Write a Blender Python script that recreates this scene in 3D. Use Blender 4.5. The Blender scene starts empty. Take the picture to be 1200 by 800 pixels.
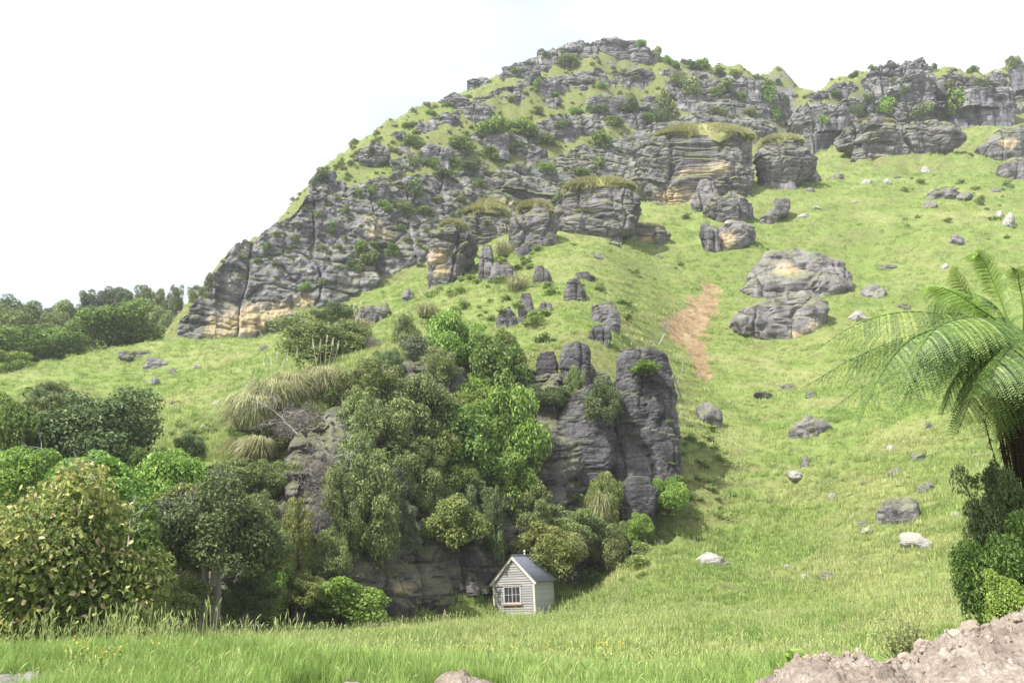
import bpy, bmesh, math, numpy as np
from mathutils import Vector, Matrix, Euler
from mathutils.bvhtree import BVHTree

# ------------------------------------------------------------------ camera, sky, sun, exposure
SC = bpy.context.scene
COL = SC.collection
PITCH = math.radians(13.5)
CAMZ = 1.6
FPX = 1039.2                       # focal length in pixels of a 1200 px wide frame (60 degrees)
cam_d = bpy.data.cameras.new('camera')
cam = bpy.data.objects.new('camera', cam_d)
COL.objects.link(cam)
cam_d.sensor_width = 36.0
cam_d.lens = 36.0 * FPX / 1200.0
cam_d.clip_start = 0.1
cam_d.clip_end = 3000.0
cam.location = (0, 0, CAMZ)
cam.rotation_euler = (math.pi / 2 + PITCH, 0, 0)
SC.camera = cam

SUN_EL = math.radians(52)
to_sun = Vector((-0.80, -0.60, 0)).normalized() * math.cos(SUN_EL) + Vector((0, 0, math.sin(SUN_EL)))
sd = bpy.data.lights.new('sun', 'SUN')
sd.energy = 4.8
sd.angle = math.radians(0.6)
sd.color = (1.0, 0.955, 0.88)
sun = bpy.data.objects.new('sun', sd)
COL.objects.link(sun)
sun.rotation_euler = to_sun.to_track_quat('Z', 'Y').to_euler()
sun.location = (-60, -40, 90)

W = bpy.data.worlds.new('World')
SC.world = W
W.use_nodes = True
nt = W.node_tree
nt.nodes.clear()
wo = nt.nodes.new('ShaderNodeOutputWorld')
sky = nt.nodes.new('ShaderNodeTexSky')
sky.sky_type = 'NISHITA'
sky.sun_disc = False
sky.sun_elevation = SUN_EL
sky.sun_rotation = math.atan2(to_sun.x, to_sun.y)
sky.air_density = 1.0
sky.dust_density = 2.5
b1 = nt.nodes.new('ShaderNodeBackground'); b1.inputs[1].default_value = 0.15
nt.links.new(sky.outputs[0], b1.inputs[0])
b2 = nt.nodes.new('ShaderNodeBackground')           # bright thin cloud
b2.inputs[0].default_value = (0.97, 0.985, 1.0, 1); b2.inputs[1].default_value = 0.66
tc = nt.nodes.new('ShaderNodeTexCoord')
mp = nt.nodes.new('ShaderNodeMapping'); mp.inputs['Scale'].default_value = (1.6, 1.6, 3.2)
nz = nt.nodes.new('ShaderNodeTexNoise'); nz.inputs['Scale'].default_value = 1.7
nz.inputs['Detail'].default_value = 5; nz.inputs['Roughness'].default_value = 0.5
rp = nt.nodes.new('ShaderNodeValToRGB')
rp.color_ramp.elements[0].position = 0.30; rp.color_ramp.elements[0].color = (0.42, 0.42, 0.42, 1)
rp.color_ramp.elements[1].position = 0.60; rp.color_ramp.elements[1].color = (0.97, 0.97, 0.97, 1)
mx = nt.nodes.new('ShaderNodeMixShader')
nt.links.new(tc.outputs['Generated'], mp.inputs[0])
nt.links.new(mp.outputs[0], nz.inputs['Vector'])
nt.links.new(nz.outputs['Fac'], rp.inputs[0])
nt.links.new(rp.outputs[0], mx.inputs[0])
nt.links.new(b1.outputs[0], mx.inputs[1])
nt.links.new(b2.outputs[0], mx.inputs[2])
nt.links.new(mx.outputs[0], wo.inputs[0])

SC.view_settings.view_transform = 'Standard'
SC.view_settings.look = 'None'
SC.view_settings.exposure = 1.0
SC.view_settings.gamma = 1.0
SC.cycles.max_bounces = 6
SC.cycles.diffuse_bounces = 3
SC.cycles.transparent_max_bounces = 4

# ------------------------------------------------------------------ helpers
def P(px, py, Y):
    """world point seen at photo pixel (px, py) at distance Y in front of the camera"""
    u = (px - 600.0) / FPX; v = (400.0 - py) / FPX
    fy = math.cos(PITCH) - v * math.sin(PITCH); fz = math.sin(PITCH) + v * math.cos(PITCH)
    s = Y / fy
    return np.array((u * s, Y, CAMZ + fz * s))

def rng(s): return np.random.default_rng(s)

def _h(ix, iy, iz, s):
    n = (ix * 374761393 + iy * 668265263 + iz * 2147483647 + s * 1274126177) & 0xFFFFFFFF
    n = ((n ^ (n >> 13)) * 1274126177) & 0xFFFFFFFF
    n = ((n ^ (n >> 16)) * 2246822519) & 0xFFFFFFFF
    return ((n ^ (n >> 15)) & 0xFFFFFF) / float(0xFFFFFF) * 2 - 1

def noise(p, s=0):
    p = np.asarray(p, float)
    f = np.floor(p).astype(np.int64); t = p - f; t = t * t * t * (t * (t * 6 - 15) + 10)
    x, y, z = f[:, 0], f[:, 1], f[:, 2]; a, b, c = t[:, 0], t[:, 1], t[:, 2]
    r = 0
    for dx in (0, 1):
        for dy in (0, 1):
            for dz in (0, 1):
                r = r + _h(x + dx, y + dy, z + dz, s) * (a if dx else 1 - a) * (b if dy else 1 - b) * (c if dz else 1 - c)
    return r

def fbm(p, o=4, s=0, g=0.5):
    p = np.asarray(p, float); r = 0; a = 1.0
    for i in range(o):
        r = r + a * noise(p + i * 17.3, s + i); p = p * 2.03; a *= g
    return r

def mk(name, V, F, mat=None, smooth=True, tint=None, uv=None):
    """mesh data from arrays; F is one (n,k) array or a list of them"""
    me = bpy.data.meshes.new(name)
    Fs = F if isinstance(F, list) else [F]
    Fs = [np.asarray(f, np.int32) for f in Fs if len(f)]
    V = np.asarray(V, np.float32)
    me.vertices.add(len(V)); me.vertices.foreach_set('co', V.ravel())
    loops = np.concatenate([f.ravel() for f in Fs])
    tot = np.concatenate([np.full(len(f), f.shape[1], np.int32) for f in Fs])
    st = np.concatenate([[0], np.cumsum(tot)[:-1]]).astype(np.int32)
    me.loops.add(len(loops)); me.loops.foreach_set('vertex_index', loops)
    me.polygons.add(len(tot)); me.polygons.foreach_set('loop_start', st)
    me.polygons.foreach_set('loop_total', tot)
    me.polygons.foreach_set('use_smooth', np.full(len(tot), bool(smooth)))
    if tint is not None:
        a = me.attributes.new('tint', 'FLOAT', 'POINT'); a.data.foreach_set('value', np.asarray(tint, np.float32))
    me.update(calc_edges=True); me.validate()
    if mat is not None: me.materials.append(mat)
    return me

def add(name, me, parent=None, loc=None, rot=None, scale=None):
    o = bpy.data.objects.new(name, me); COL.objects.link(o)
    if loc is not None: o.location = loc
    if rot is not None: o.rotation_euler = rot
    if scale is not None: o.scale = scale if hasattr(scale, '__len__') else (scale,) * 3
    if parent is not None: o.parent = parent
    return o

def tag(o, label=None, cat=None, group=None, kind=None):
    if label: o['label'] = label
    if cat: o['category'] = cat
    if group: o['group'] = group
    if kind: o['kind'] = kind
    return o

def empty(name, loc, rotz=0):
    o = bpy.data.objects.new(name, None); COL.objects.link(o)
    o.location = loc; o.rotation_euler = (0, 0, rotz); o.empty_display_size = 0.3
    return o

def setmat(o, m):
    """material on the object rather than on the shared mesh"""
    if len(o.material_slots):
        o.material_slots[0].link = 'OBJECT'; o.material_slots[0].material = m

def gridF(nu, nv, closed=False):
    i = np.arange(nu if closed else nu - 1); j = np.arange(nv - 1)
    I, J = np.meshgrid(i, j, indexing='ij'); I2 = (I + 1) % nu
    return np.stack([I * nv + J, I2 * nv + J, I2 * nv + J + 1, I * nv + J + 1], -1).reshape(-1, 4)

def tube(pts, rad, k=6):
    """tapered tube through points -> (V, F)"""
    pts = np.asarray(pts, float); rad = np.broadcast_to(np.asarray(rad, float), (len(pts),))
    t = np.gradient(pts, axis=0); t /= np.linalg.norm(t, axis=1)[:, None] + 1e-9
    ref = np.array((0.31, 0.17, 0.93)) if abs(t[:, 2]).mean() < 0.8 else np.array((1.0, 0.1, 0.0))
    a = np.cross(t, ref); a /= np.linalg.norm(a, axis=1)[:, None] + 1e-9
    b = np.cross(t, a)
    th = np.arange(k) * 2 * math.pi / k
    V = pts[:, None] + rad[:, None, None] * (np.cos(th)[None, :, None] * a[:, None] + np.sin(th)[None, :, None] * b[:, None])
    V = V.transpose(1, 0, 2).reshape(-1, 3)
    return V, gridF(k, len(pts), True)[:, ::-1]

class Acc:
    """collects quads (triangles repeat nothing: kept in a second list) into one mesh"""
    def __init__(s): s.V = []; s.Q = []; s.T = []; s.C = []; s.n = 0
    def put(s, V, F, c=0.5):
        V = np.asarray(V, float); F = np.asarray(F, int)
        (s.Q if F.shape[1] == 4 else s.T).append(F + s.n)
        s.V.append(V); s.C.append(np.broadcast_to(np.asarray(c, float), (len(V),))); s.n += len(V)
        return s
    def mesh(s, name, mat=None, smooth=True):
        F = [np.concatenate(x) for x in (s.Q, s.T) if x]
        return mk(name, np.concatenate(s.V), F, mat, smooth, np.concatenate(s.C))

def box(a, b):
    (x0, y0, z0), (x1, y1, z1) = a, b
    V = [(x0, y0, z0), (x1, y0, z0), (x1, y1, z0), (x0, y1, z0), (x0, y0, z1), (x1, y0, z1), (x1, y1, z1), (x0, y1, z1)]
    return np.array(V, float), np.array([(0, 3, 2, 1), (4, 5, 6, 7), (0, 1, 5, 4), (1, 2, 6, 5), (2, 3, 7, 6), (3, 0, 4, 7)])

# ------------------------------------------------------------------ materials
class N:
    """small node-building helper"""
    def __init__(s, name):
        s.m = bpy.data.materials.new(name); s.m.use_nodes = True
        s.t = s.m.node_tree; s.t.nodes.clear()
        s.out = s.t.nodes.new('ShaderNodeOutputMaterial')
    def n(s, typ, ins=None, **kw):
        nd = s.t.nodes.new(typ)
        for k, v in kw.items(): setattr(nd, k, v)
        for k, v in (ins or {}).items():
            if hasattr(v, 'is_output'): s.t.links.new(v, nd.inputs[k])
            else: nd.inputs[k].default_value = v
        return nd
    def noise(s, vec, scale, detail=4, rough=0.55, dist=0.0):
        return s.n('ShaderNodeTexNoise', {'Vector': vec, 'Scale': scale, 'Detail': detail, 'Roughness': rough, 'Distortion': dist}).outputs['Fac']
    def ramp(s, fac, stops, interp='LINEAR'):
        r = s.n('ShaderNodeValToRGB', {0: fac}); e = r.color_ramp; e.interpolation = interp
        while len(e.elements) < len(stops): e.elements.new(0.5)
        for el, (p, c) in zip(e.elements, stops):
            el.position = p; el.color = (c, c, c, 1) if not hasattr(c, '__len__') else (*c, 1)
        return r.outputs[0]
    def mix(s, f, a, b, mode='MIX'):
        r = s.n('ShaderNodeMix', data_type='RGBA', blend_type=mode)
        for i, v in ((0, f), (6, a), (7, b)):
            if hasattr(v, 'is_output'): s.t.links.new(v, r.inputs[i])
            else: r.inputs[i].default_value = v if i == 0 else (*v, 1)
        return r.outputs[2]
    def math(s, op, a, b=0.0, clamp=False):
        r = s.n('ShaderNodeMath', operation=op, use_clamp=clamp)
        for i, v in ((0, a), (1, b)):
            if hasattr(v, 'is_output'): s.t.links.new(v, r.inputs[i])
            else: r.inputs[i].default_value = v
        return r.outputs[0]
    def scl(s, vec, v):
        return s.n('ShaderNodeMapping', {0: vec, 'Scale': v}).outputs[0]
    def bump(s, h, strength, dist, prev=None):
        d = {'Height': h, 'Strength': strength, 'Distance': dist}
        if prev is not None: d['Normal'] = prev
        return s.n('ShaderNodeBump', d).outputs[0]
    def pbr(s, col, rough=0.9, nrm=None, spec=0.2, **kw):
        d = {'Base Color': col if hasattr(col, 'is_output') else (*col, 1), 'Roughness': rough, 'Specular IOR Level': spec}
        if nrm is not None: d['Normal'] = nrm
        d.update(kw)
        return s.n('ShaderNodeBsdfPrincipled', d).outputs[0]
    def done(s, sh): s.t.links.new(sh, s.out.inputs[0]); return s.m

def grass_color(k, pos):
    """patchwork of pasture colours from world position; shared by ground sheet and blades"""
    a = k.noise(pos, 0.055, 3, 0.6)
    b = k.noise(pos, 0.33, 4, 0.6, 0.6)
    c = k.noise(k.scl(pos, (1, 1, 2.4)), 0.11, 3, 0.6, 0.8)
    base = k.ramp(b, [(0.28, (0.098, 0.158, 0.034)), (0.48, (0.148, 0.212, 0.055)), (0.70, (0.200, 0.255, 0.080))])
    dry = k.mix(k.ramp(c, [(0.46, 0.0), (0.70, 0.75)]), base, (0.31, 0.30, 0.15))
    return k.mix(k.ramp(a, [(0.34, 0.45), (0.52, 0.0)]), dry, (0.095, 0.160, 0.030))

def mat_ground():
    k = N('pasture_ground')
    g = k.n('ShaderNodeNewGeometry'); pos = g.outputs['Position']
    col = grass_color(k, pos)
    f1 = k.noise(pos, 2.6, 5, 0.65)
    col = k.mix(0.35, col, k.ramp(f1, [(0.3, (0.060, 0.095, 0.026)), (0.5, (0.145, 0.19, 0.052)), (0.75, (0.27, 0.28, 0.12))]))
    nz0 = k.n('ShaderNodeSeparateXYZ', {0: g.outputs['True Normal']}).outputs[2]
    col = k.mix(k.ramp(nz0, [(0.60, 0.85), (0.82, 0.0)]), col, k.ramp(f1, [(0.35, (0.085, 0.105, 0.035)), (0.65, (0.20, 0.205, 0.085))]))
    # bare grey limestone where the ground is too steep for turf
    nz_ = k.n('ShaderNodeSeparateXYZ', {0: g.outputs['True Normal']}).outputs[2]
    st = k.math('ADD', nz_, k.math('MULTIPLY', k.math('SUBTRACT', k.noise(pos, 0.35, 4, 0.6), 0.5), 0.55))
    fac = k.ramp(st, [(0.28, 1.0), (0.38, 0.0)])
    rk = k.ramp(k.noise(k.scl(pos, (1, 1, 3.5)), 0.7, 6, 0.65), [(0.25, (0.05, 0.05, 0.055)), (0.5, (0.14, 0.135, 0.145)), (0.75, (0.27, 0.26, 0.26))])
    col = k.mix(fac, col, rk)
    # soil slip: bare ochre earth carried as an attribute
    at = k.n('ShaderNodeAttribute', attribute_name='tint').outputs['Fac']
    edge = k.math('ADD', at, k.math('MULTIPLY', k.math('SUBTRACT', k.noise(pos, 0.7, 5, 0.75), 0.5), 1.5))
    soil = k.ramp(k.noise(pos, 1.3, 5, 0.7), [(0.3, (0.10, 0.075, 0.042)), (0.5, (0.23, 0.165, 0.092)), (0.72, (0.36, 0.285, 0.185))])
    col = k.mix(k.ramp(edge, [(0.46, 0.0), (0.56, 1.0)]), col, soil)
    bm = k.bump(k.noise(pos, 5.0, 5, 0.7), 0.6, 0.25)
    return k.done(k.pbr(col, 0.95, bm, 0.1))

def mat_blade(name, gain=1.0, dry=0.0, fresh=0.0):
    k = N(name)
    oi = k.n('ShaderNodeObjectInfo')
    col = grass_color(k, oi.outputs['Location'])
    if fresh: col = k.mix(fresh, col, (0.135, 0.215, 0.045))
    t = k.n('ShaderNodeAttribute', attribute_name='tint').outputs['Fac']
    col = k.mix(k.ramp(oi.outputs['Random'], [(0.35, 0.0), (1.0, 0.38 + dry)]), col, (0.27, 0.29, 0.095))
    col = k.mix(k.ramp(t, [(0.6, 0.0), (1.0, 0.42)]), col, (0.38, 0.36, 0.19))
    hs = k.n('ShaderNodeHueSaturation', {'Color': col, 'Saturation': 0.95, 'Value': gain}).outputs[0]
    d = k.pbr(hs, 0.7, None, 0.25)
    tr = k.n('ShaderNodeBsdfTranslucent', {'Color': hs}).outputs[0]
    return k.done(k.n('ShaderNodeMixShader', {0: 0.38, 1: d, 2: tr}).outputs[0])

def mat_rock(name, lo=(0.042, 0.041, 0.046), mid=(0.128, 0.123, 0.132), hi=(0.30, 0.288, 0.292), fine=1.0, moss=1.0, strata=1.0):
    """weathered bedded limestone: mottling, thin beds, rain streaks, turf on ledges, fresh cream breaks in 'tint'"""
    k = N(name)
    g = k.n('ShaderNodeNewGeometry'); pos = g.outputs['Position']
    a = k.noise(pos, 0.35 * fine, 6, 0.66, 0.5)
    s = k.noise(k.scl(pos, (0.09, 0.09, 1.5)), 1.5 * fine, 6, 0.72, 0.5)         # beds
    r = k.noise(k.scl(pos, (1.3, 1.3, 0.08)), 0.8 * fine, 4, 0.6, 0.3)            # rain streaks
    f = k.noise(pos, 4.0 * fine, 5, 0.72)
    v = k.math('ADD', k.math('MULTIPLY', a, 0.40), k.math('MULTIPLY', s, 0.26 * strata))
    v = k.math('ADD', v, k.math('MULTIPLY', r, 0.18)); v = k.math('ADD', v, k.math('MULTIPLY', f, 0.34 - 0.26 * (strata - 1)))
    col = k.ramp(v, [(0.47, lo), (0.56, mid), (0.62, tuple(0.6 * x + 0.4 * y for x, y in zip(mid, hi))), (0.70, hi)])
    stn = k.noise(k.scl(pos, (1, 1, 0.45)), 0.16 * fine, 5, 0.7, 0.8)
    col = k.mix(k.ramp(stn, [(0.50, 0.0), (0.64, 0.62)]), col, tuple(0.8 * x for x in lo))
    bl = k.noise(k.scl(pos, (0.05, 0.05, 1.0)), 3.2 * fine, 3, 0.6, 0.4)
    ln = k.math('MULTIPLY', k.ramp(bl, [(0.485, 0.0), (0.50, 1.0), (0.515, 0.0)]), k.ramp(a, [(0.40, 0.2), (0.6, 1.0)]))
    col = k.mix(k.math('MULTIPLY', ln, 0.6 * min(1.0, strata)), col, tuple(0.45 * x for x in lo))
    ox = k.noise(pos, 0.22 * fine, 4, 0.6)
    col = k.mix(k.ramp(ox, [(0.60, 0.0), (0.76, 0.35)]), col, (0.25, 0.20, 0.145))
    t = k.n('ShaderNodeAttribute', attribute_name='tint').outputs['Fac']
    tf = k.math('ADD', t, k.math('MULTIPLY', k.math('SUBTRACT', k.noise(k.scl(pos, (1, 1, 0.5)), 0.8, 5, 0.7), 0.5), 1.1))
    fresh = k.ramp(k.noise(k.scl(pos, (1, 1, 0.35)), 0.55, 4, 0.6), [(0.33, (0.44, 0.40, 0.345)), (0.5, (0.50, 0.40, 0.26)), (0.66, (0.43, 0.31, 0.17))])
    col = k.mix(k.ramp(tf, [(0.36, 0.0), (0.72, 0.85)]), col, fresh)
    nz_ = k.n('ShaderNodeSeparateXYZ', {0: g.outputs['True Normal']}).outputs[2]
    st = k.math('ADD', nz_, k.math('MULTIPLY', k.math('SUBTRACT', k.noise(pos, 0.5, 5, 0.65), 0.5), 0.9))
    gcol = k.mix(k.noise(pos, 3.0, 3, 0.6), (0.075, 0.12, 0.02), (0.24, 0.25, 0.08))
    col = k.mix(k.math('MULTIPLY', k.ramp(st, [(0.44, 0.0), (0.58, 0.92)]), moss), col, gcol)
    b = k.bump(k.noise(k.scl(pos, (0.35, 0.35, 2.2)), 2.2 * fine, 6, 0.72, 0.3), 0.55, 0.35 / fine)
    b = k.bump(f, 0.8, 0.16 / fine, b)
    return k.done(k.pbr(col, 0.93, b, 0.15))

def mat_leaf(name, dark, mid, light, trans=0.35, dead=None, rough=0.5, gain=1.7):
    k = N(name)
    t = k.n('ShaderNodeAttribute', attribute_name='tint').outputs['Fac']
    oi = k.n('ShaderNodeObjectInfo').outputs['Random']
    col = k.ramp(t, [(0.05, dark), (0.5, mid), (0.95, light)] + ([] if dead is None else []))
    if dead is not None: col = k.mix(k.ramp(t, [(0.93, 0.0), (0.95, 1.0)]), col, dead)
    col = k.n('ShaderNodeHueSaturation', {'Color': col, 'Saturation': 0.92, 'Hue': k.math('ADD', 0.488, k.math('MULTIPLY', oi, 0.024)),
              'Value': k.math('ADD', gain - 0.15, k.math('MULTIPLY', oi, 0.3))}).outputs[0]
    d = k.pbr(col, rough, None, 0.35)
    tr = k.n('ShaderNodeBsdfTranslucent', {'Color': col}).outputs[0]
    return k.done(k.n('ShaderNodeMixShader', {0: trans, 1: d, 2: tr}).outputs[0])

def mat_bark(name, a, b, scale=6.0):
    k = N(name)
    tc_ = k.n('ShaderNodeTexCoord').outputs['Object']
    n_ = k.noise(k.scl(tc_, (1, 1, 0.25)), scale, 5, 0.7)
    return k.done(k.pbr(k.mix(k.ramp(n_, [(0.35, 0.0), (0.65, 1.0)]), a, b), 0.9, k.bump(n_, 0.5, 0.03), 0.1))

def mat_paint(name, col, var=0.25, rough=0.6, scale=4.0, wear=None):
    k = N(name)
    tc_ = k.n('ShaderNodeTexCoord').outputs['Object']
    oi = k.n('ShaderNodeObjectInfo').outputs['Random']
    n_ = k.noise(k.scl(tc_, (0.5, 1, 1)), scale, 6, 0.7)
    c = k.mix(k.ramp(n_, [(0.45, 0.0), (0.75, 1.0)]), col, wear or tuple(x * (1 - var) for x in col))
    c = k.n('ShaderNodeHueSaturation', {'Color': c, 'Value': k.math('ADD', 0.88, k.math('MULTIPLY', oi, 0.2))}).outputs[0]
    return k.done(k.pbr(c, rough, k.bump(n_, 0.2, 0.01), 0.3))

M = {}
M['ground'] = mat_ground()
M['blade'] = mat_blade('grass_blades', 1.85)
M['blade_near'] = mat_blade('verge_grass_blades', 1.9, -0.25, 0.7)
M['cliff'] = mat_rock('cliff_limestone', fine=0.8, strata=1.5, moss=0.5, lo=(0.040, 0.041, 0.049), mid=(0.128, 0.127, 0.145), hi=(0.35, 0.342, 0.355))
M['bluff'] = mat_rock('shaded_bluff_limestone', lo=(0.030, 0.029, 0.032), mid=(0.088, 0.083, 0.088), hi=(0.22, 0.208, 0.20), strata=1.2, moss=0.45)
M['rock'] = mat_rock('boulder_limestone', fine=1.2, strata=1.0, moss=0.9)
M['dark_rock'] = mat_rock('dark_pillar_limestone', lo=(0.026, 0.026, 0.030), mid=(0.073, 0.071, 0.080), hi=(0.19, 0.184, 0.192), fine=1.3, moss=0.3)
M['pale_rock'] = mat_rock('pale_boulder_limestone', lo=(0.060, 0.057, 0.061), mid=(0.160, 0.152, 0.160), hi=(0.33, 0.315, 0.315), fine=2.0, moss=0.5)
M['broad'] = mat_leaf('glossy_green_leaves', (0.028, 0.056, 0.009), (0.072, 0.124, 0.020), (0.18, 0.24, 0.05), 0.35, None, 0.45, 1.9)
M['bright'] = mat_leaf('fresh_green_leaves', (0.040, 0.080, 0.010), (0.098, 0.170, 0.020), (0.215, 0.29, 0.05), 0.35, None, 0.45, 1.9)
M['olive'] = mat_leaf('olive_scrub_leaves', (0.030, 0.048, 0.014), (0.085, 0.115, 0.030), (0.20, 0.225, 0.075), 0.3, None, 0.5, 2.05)
M['dark'] = mat_leaf('dark_green_leaves', (0.022, 0.040, 0.013), (0.058, 0.088, 0.028), (0.14, 0.175, 0.062), 0.28, None, 0.5, 1.85)
M['grey'] = mat_leaf('grey_green_leaves', (0.030, 0.045, 0.024), (0.075, 0.095, 0.050), (0.16, 0.18, 0.10), 0.25)
M['yellow'] = mat_leaf('yellowing_leaves', (0.055, 0.080, 0.014), (0.120, 0.150, 0.032), (0.25, 0.255, 0.075), 0.35)
M['rangiora'] = mat_leaf('mottled_shrub_leaves', (0.040, 0.075, 0.012), (0.135, 0.170, 0.035), (0.36, 0.35, 0.10), 0.3, (0.36, 0.29, 0.16), 0.5, 1.4)
M['twig'] = mat_leaf('dry_grey_twigs', (0.10, 0.09, 0.085), (0.20, 0.18, 0.165), (0.36, 0.33, 0.30), 0.05, None, 0.9, 1.0)
M['fern'] = mat_leaf('tree_fern_pinnules', (0.035, 0.070, 0.016), (0.085, 0.150, 0.030), (0.22, 0.28, 0.06), 0.38, None, 0.5, 1.5)
M['fern_new'] = mat_leaf('unfurling_fern_green', (0.16, 0.25, 0.03), (0.26, 0.38, 0.06), (0.40, 0.50, 0.12), 0.45, None, 0.5, 1.05)
M['toetoe'] = mat_leaf('tussock_blades', (0.085, 0.11, 0.035), (0.23, 0.25, 0.10), (0.46, 0.43, 0.24), 0.3, None, 0.6, 1.2)
M['plume'] = mat_leaf('plume_cream', (0.45, 0.40, 0.30), (0.62, 0.57, 0.46), (0.78, 0.74, 0.64), 0.3, None, 0.9, 1.0)
M['bark'] = mat_bark('bark', (0.05, 0.042, 0.034), (0.16, 0.14, 0.12))
M['palebark'] = mat_bark('pale_bark', (0.16, 0.145, 0.13), (0.34, 0.31, 0.29))
M['deadwood'] = mat_bark('bleached_wood', (0.19, 0.175, 0.165), (0.40, 0.375, 0.36))
M['fernbark'] = mat_bark('fern_trunk_fibre', (0.018, 0.013, 0.010), (0.070, 0.050, 0.035), 14)
# ------------------------------------------------------------------ terrain
CLIFF = [  # upper cliff: px, py foot, py top, Y foot, Y top
    (206, 399, 376, 112, 113), (222, 398, 352, 112, 113), (240, 396, 349, 113, 114), (252, 395, 318, 113, 115), (262, 394, 298, 114, 117),
    (300, 388, 272, 115, 119), (330, 378, 257, 116, 121), (352, 366, 240, 117, 123), (366, 360, 222, 118, 125), (400, 350, 214, 120, 128),
    (450, 325, 216, 124, 131), (500, 300, 206, 128, 136), (550, 277, 201, 133, 141), (600, 257, 195, 138, 146),
    (650, 242, 180, 144, 153), (700, 234, 166, 149, 159), (745, 226, 152, 154, 165), (800, 203, 132, 162, 172),
    (850, 182, 112, 168, 177), (890, 158, 98, 173, 180), (912, 150, 104, 177, 183), (922, 148, 112, 184, 188), (928, 150, 124, 193, 196), (931, 152, 138, 204, 207)]
BLUFF = [  # lower bluff beside the hut
    (150, 716, 655, 36, 39), (185, 738, 615, 38, 42), (240, 742, 588, 40, 44), (300, 737, 575, 40, 45), (325, 735, 560, 40, 46), (350, 734, 500, 40, 48),
    (400, 720, 462, 43, 52), (450, 713, 432, 46, 55), (500, 709, 428, 48, 57), (560, 706, 440, 50, 59),
    (600, 694, 445, 52.5, 60), (640, 684, 428, 55, 61), (690, 668, 432, 57, 62.5), (730, 640, 440, 58.5, 63)]
RIGHTC = [  # broken cliff on the right-hand ridge
    (922, 170, 140, 176, 178), (940, 166, 128, 176, 179), (970, 160, 122, 177, 180), (1005, 152, 116, 178, 181), (1040, 148, 112, 180, 184),
    (1080, 142, 105, 181, 186), (1110, 138, 98, 182, 187), (1150, 134, 92, 184, 189), (1195, 128, 100, 185, 190), (1260, 118, 90, 187, 192)]

anch = []
def A(*rows):
    for px, py, Y in rows: anch.append(P(px, py, Y))
def AW(*rows):
    for r in rows: anch.append(np.array(r, float))
for c in CLIFF:
    A((c[0], c[1] + 4, c[3] + 0.3)); A((c[0], c[2] + 4, c[4] + 4.5))
for c in BLUFF[1:]:
    A((c[0], c[1] + 5, c[3] + 0.5))
    if c[0] < 620: A((c[0], c[2] + 8, c[4] + 2.5))
for c in RIGHTC:
    A((c[0], c[1] + 5, c[3] - 0.3)); A((c[0], c[2] + 4, c[4] + 3.5))
# right-hand slope
A((850, 740, 36), (850, 700, 46), (850, 650, 54), (850, 600, 60), (850, 500, 70), (850, 400, 86), (850, 300, 108), (850, 255, 120), (860, 212, 137),
  (1000, 750, 30), (1000, 700, 42), (1000, 600, 54), (1000, 500, 66), (1000, 400, 83), (1000, 300, 108), (1000, 200, 146), (985, 175, 162),
  (1150, 740, 25), (1150, 700, 35), (1150, 600, 48), (1150, 500, 60), (1150, 400, 77), (1150, 300, 102), (1150, 200, 143), (1150, 155, 170),
  (1330, 740, 24), (1330, 600, 46), (1330, 400, 74), (1330, 200, 138), (1330, 130, 172), (1550, 700, 34), (1550, 400, 76), (1550, 150, 150),
  (770, 640, 54), (800, 560, 61), (800, 480, 70), (800, 420, 80), (790, 350, 94), (780, 290, 110), (790, 252, 123))
# shoulder above the bluff
A((600, 420, 64), (600, 400, 68), (600, 350, 82), (600, 300, 97), (600, 272, 109), (610, 262, 122),
  (700, 395, 67), (700, 350, 79), (700, 300, 96), (700, 277, 108), (700, 245, 124), (720, 238, 136),
  (450, 412, 62), (450, 395, 72), (450, 370, 87), (450, 346, 109), (520, 360, 82), (520, 330, 98), (520, 304, 115),
  (350, 455, 58), (350, 440, 63), (350, 400, 86), (350, 386, 104))
# left-hand bench and its crest
A((300, 545, 49), (300, 500, 55), (250, 560, 48), (250, 520, 55), (250, 470, 72), (250, 430, 90), (250, 401, 106), (150, 600, 42), (150, 520, 58), (150, 470, 78),
  (150, 430, 95), (150, 411, 103), (60, 560, 44), (50, 520, 52), (50, 480, 70), (50, 450, 87), (50, 433, 97), (-60, 560, 40), (-60, 500, 60), (-60, 465, 82),
  (-60, 452, 95), (-250, 520, 60), (-250, 470, 95))
# ground falling away behind the crest, then rising wooded slope
A((60, 446, 115), (150, 424, 118), (0, 455, 112), (60, 418, 150), (150, 398, 150), (-50, 425, 150), (190, 405, 122), (200, 392, 140), (60, 400, 180), (150, 385, 185), (-200, 420, 170), (215, 385, 165))
# hill above the cliff up to the skyline
A((267, 300, 123), (300, 282, 124), (325, 270, 126), (352, 246, 129), (364, 222, 133), (380, 208, 138), (406, 184, 145), (450, 157, 154), (500, 130, 163), (545, 108, 172), (600, 84, 181), (660, 60, 188), (730, 58, 193),
  (775, 76, 195), (820, 82, 194), (870, 104, 194), (905, 132, 194), (930, 152, 196), (450, 190, 142), (520, 160, 152), (600, 140, 162), (680, 110, 173), (760, 110, 178), (840, 100, 184))
A((1000, 92, 192), (960, 108, 190), (1060, 86, 194), (1120, 88, 194), (1200, 76, 196), (1300, 66, 198))
for x, y, z in ((-75, 150, 34), (-60, 175, 45), (-30, 205, 80), (20, 235, 95), (60, 240, 80), (110, 240, 95), (-110, 230, 40), (-140, 150, 25), (60, 300, 60), (-60, 300, 40), (170, 240, 100),
                (220, 180, 85), (-180, 300, 40), (200, 320, 60)): AW((x, y, z))
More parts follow.
